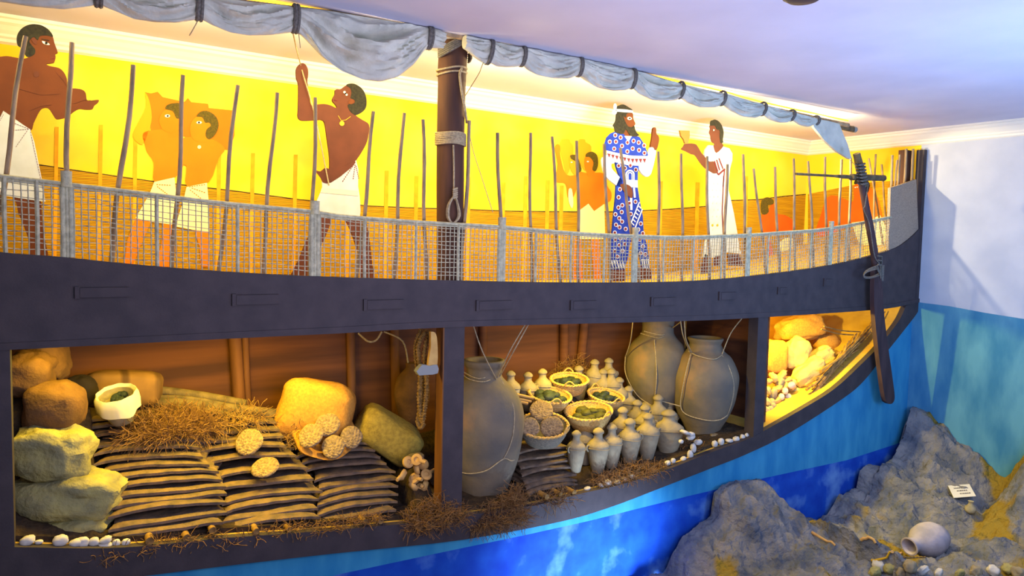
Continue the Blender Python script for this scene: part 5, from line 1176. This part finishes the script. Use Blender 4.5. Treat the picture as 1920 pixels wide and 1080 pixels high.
# =================================================================== SEABED
crest = [(1235, 1130), (1255, 1078), (1270, 1045), (1292, 1010), (1322, 985), (1345, 962), (1350, 922), (1380, 905), (1430, 897), (1450, 918), (1470, 948), (1484, 978), (1500, 975), (1520, 972), (1545, 978), (1565, 960), (1585, 930), (1618, 916), (1625, 882), (1640, 875), (1666, 880), (1695, 850), (1712, 790), (1722, 786)]
cz = [(p.x, p.z) for p in [P(x, y, -.12) for x, y in crest]]
rwc = [PR(x, y, .10) for x, y in ((1738, 812), (1750, 830), (1770, 836), (1790, 866), (1812, 880), (1832, 876), (1850, 905), (1880, 925), (1900, 882), (1920, 852), (1960, 790))]
tz = [((Vector((p.x, p.y, 0)) - RWA).dot(_rd), p.z) for p in rwc]
BASE = -0.98
def terr(x, y):
    q = Vector((x, y, 0)); d2 = max(0.0, (q - RWA).dot(RWN)); tt = (q - RWA).dot(_rd); d1 = -y
    xs_ = x - d1 * 0.25
    zc = interp(cz, xs_ if xs_ > 5 else x); hump = x < 7.4
    L1 = 0.75 if hump else 1.5
    a = (zc - BASE) * math.exp(-max(0, d1 - .12) ** 1.3 / L1 ** 1.3)
    zr = interp(tz, tt); b = (zr - BASE) * math.exp(-max(0, d2 - .10) ** 1.3 / 1.1 ** 1.3)
    a = max(a, 0); b = max(b, 0) if tt > 1.85 else 0
    # smooth maximum, with the corner drop between wall and ridge kept
    z = BASE + (a ** 3 + b ** 3) ** (1 / 3)
    bump_ = 0.10 * noise.noise(Vector((x * 2.2, y * 2.2, 1))) + 0.05 * noise.noise(Vector((x * 6, y * 6, 5))) + 0.025 * noise.noise(Vector((x * 15, y * 15, 8)))
    rid = 0.16 * (0.5 - abs(noise.noise(Vector((x * 3 + y, y * 1.2, 3))))) + 0.13 * (0.5 - abs(noise.noise(Vector((x * 7, y * 4, z * 3))))) + 0.06 * (0.5 - abs(noise.noise(Vector((x * 22, y * 18, 3))))) - 0.16
    fade = min(1, max(0, d1 - .12) * 4)
    return z + (bump_ + rid) * (.35 + .65 * fade)
nx, ny = 260, 150; vs = []; fs = []; x0, x1, y0, y1 = 4.9, 11.0, -0.02, -3.6
for i in range(nx + 1):
    for j in range(ny + 1):
        y = y0 + (y1 - y0) * (j / ny) ** 1.3; xmax = (RWA + _rd * ((1.8 - y) / -_rd.y)).x - .01
        x = x0 + (xmax - x0) * i / nx
        z = terr(x, y)
        if x < 5.3: z = min(z, BASE + (z - BASE) * max(0, (x - 4.95) / .35))
        vs.append((x, y, z))
for i in range(nx):
    for j in range(ny): a = i * (ny + 1) + j; fs.append((a, a + 1, a + ny + 2, a + ny + 1))
mb = MB(); mb.add(vs, fs); o = mb.build('seabed_rock', 'rock', smooth=True); tag(o, 'rugged grey and ochre model sea floor rising into the corner', 'rock')
def hit(px, py):
    r = ray(px, py).normalized(); t = 2.0
    while t < 16:
        p = CAM + r * t
        if p.z < terr(p.x, min(p.y, -.02)): return p
        t += .01
    return CAM + r * 9
# fallen storage jar
p = hit(1735, 1040); n_ = 1.0
k = (p - CAM).dot(cF) / FPX
t = empty('fallen_jar', (0, 0, 0), 'pale jar lying on its side among the rocks, mouth facing left', 'jar')
mb = MB(); R_ = 31 * k
mb.lathe([(0.001, -1.5 * R_), (.35 * R_, -1.48 * R_), (.72 * R_, -1.2 * R_), (.95 * R_, -.7 * R_), (1.0 * R_, -.2 * R_), (.92 * R_, .3 * R_), (.62 * R_, .75 * R_), (.44 * R_, .95 * R_), (.42 * R_, 1.25 * R_), (.52 * R_, 1.42 * R_), (.55 * R_, 1.52 * R_), (.46 * R_, 1.53 * R_), (.36 * R_, 1.35 * R_), (.34 * R_, .9 * R_), (.001, .6 * R_)], 36, jit=.03, seed=3)
mb.build('jar_body', 'jarpale', t, smooth=True)
t.location = p + Vector((0, 0, R_ * .88)) ; ax_ = (-RH * 1.0 + TOC * .45 + Vector((0, 0, -.10))).normalized()
t.rotation_euler = ax_.to_track_quat('Z', 'Y').to_euler()
# card
def quad(name, pts, m_, th=.004):
    mb = MB(); mb.prism(pts, (0, 0, th)); return mb.build(name, m_)
q = [hit(x, y) + Vector((0, 0, .03)) for x, y in ((1777, 915), (1817, 912), (1826, 934), (1788, 938))]
q[2] = q[0] * 0 + q[1] + (q[3] - q[0])
t = empty('paper_card', q[3], 'small white paper card with faint writing lying on the rock slope', 'card')
mb = MB(); mb.prism(q, Vector((0, -.002, .004))); mb.build('sheet', 'paper', t)
u = (q[1] - q[0]); v = (q[3] - q[0]); nn = u.cross(v).normalized()
if nn.z < 0: nn = -nn
mb = MB(); rnd = random.Random(3)
for r_, (a, b) in enumerate(((.2, .8), (.28, .75), (.35, .78))):
    x = a
    while x < b:
        w_ = rnd.uniform(.03, .08); o_ = q[0] + v * (.25 + .23 * r_) + nn * .008
        mb.prism([o_ + u * x, o_ + u * (x + w_), o_ + u * (x + w_) + v * .06, o_ + u * x + v * .07], nn * .001); x += w_ + .025
mb.build('writing', 'ink', t)
p = hit(1819, 963); k = (p - CAM).dot(cF) / FPX
mb = MB(); mb.lathe([(.001, 0), (4 * k, 0), (9 * k, 5 * k), (9 * k, 12 * k), (4 * k, 18 * k), (3.5 * k, 22 * k), (5 * k, 24 * k), (3 * k, 24 * k)], 20, Matrix.Translation(p)); o = mb.build('small_jug', 'clay3', smooth=True); tag(o, 'tiny clay jug standing below the paper card', 'jug')
def stick(a, b, r, m_, name, label, cat):
    A_ = hit(*a); B_ = hit(*b); k = (A_ - CAM).dot(cF) / FPX
    mb = MB(); n = 6; pts = [A_.lerp(B_, q / n) for q in range(n + 1)]
    pts = [Vector((p.x, p.y, max(p.z, terr(p.x, p.y)) + r * k * .6)) for p in pts]
    mb.tube(pts, [r * k * (1 - .3 * q / n) for q in range(n + 1)], 8); o = mb.build(name, m_, smooth=True); tag(o, label, cat)
stick((1614, 1030), (1640, 1056), 3.2, 'lamp', 'broken_stick', 'pale stick lying left of the fallen jar', 'stick')
stick((1634, 1054), (1668, 1046), 2.6, 'gold', 'broken_stick', 'ochre stick meeting the pale one left of the jar', 'stick')
stick((1672, 1050), (1690, 1038), 3, 'lamp', 'broken_stick', 'short stub right under the mouth of the fallen jar', 'stick')
stick((1695, 1047), (1735, 1046), 2, 'twig', 'broken_stick', 'long thin stick below the fallen jar', 'stick')
stick((1522, 1000), (1566, 1026), 3, 'lamp', 'bone_shard', 'long pale shard on the left rock slope', 'shard')
for i, (x, y, w, h) in enumerate(((1648, 1066, 22, 20), (1668, 1072, 18, 22), (1706, 1068, 24, 20), (1730, 1074, 22, 14), (1640, 1080, 22, 16), (1690, 1080, 20, 14), (1760, 1078, 18, 12), (1800, 1078, 18, 10), (1830, 1076, 20, 14), (1862, 1074, 20, 16), (1890, 1072, 20, 18), (1908, 1078, 22, 14))):
    p = hit(x, min(y, 1078)); k = (p - CAM).dot(cF) / FPX; mb = MB(); mb.blob(p + Vector((0, 0, h * .3 * k)), (w / 2 * k, w / 2 * k, h / 2 * k), Euler((.3 * i, i, 0)), i + 60, .25, 2, .8, 20, 14)
    o = mb.build('rubble_stone', ['pebble', 'stone', 'clay2'][i % 3], smooth=True); tag(o, f'jagged pale stone at the lower right edge, {ordn(i)} from the left', 'stone', 'rubble at the lower right')
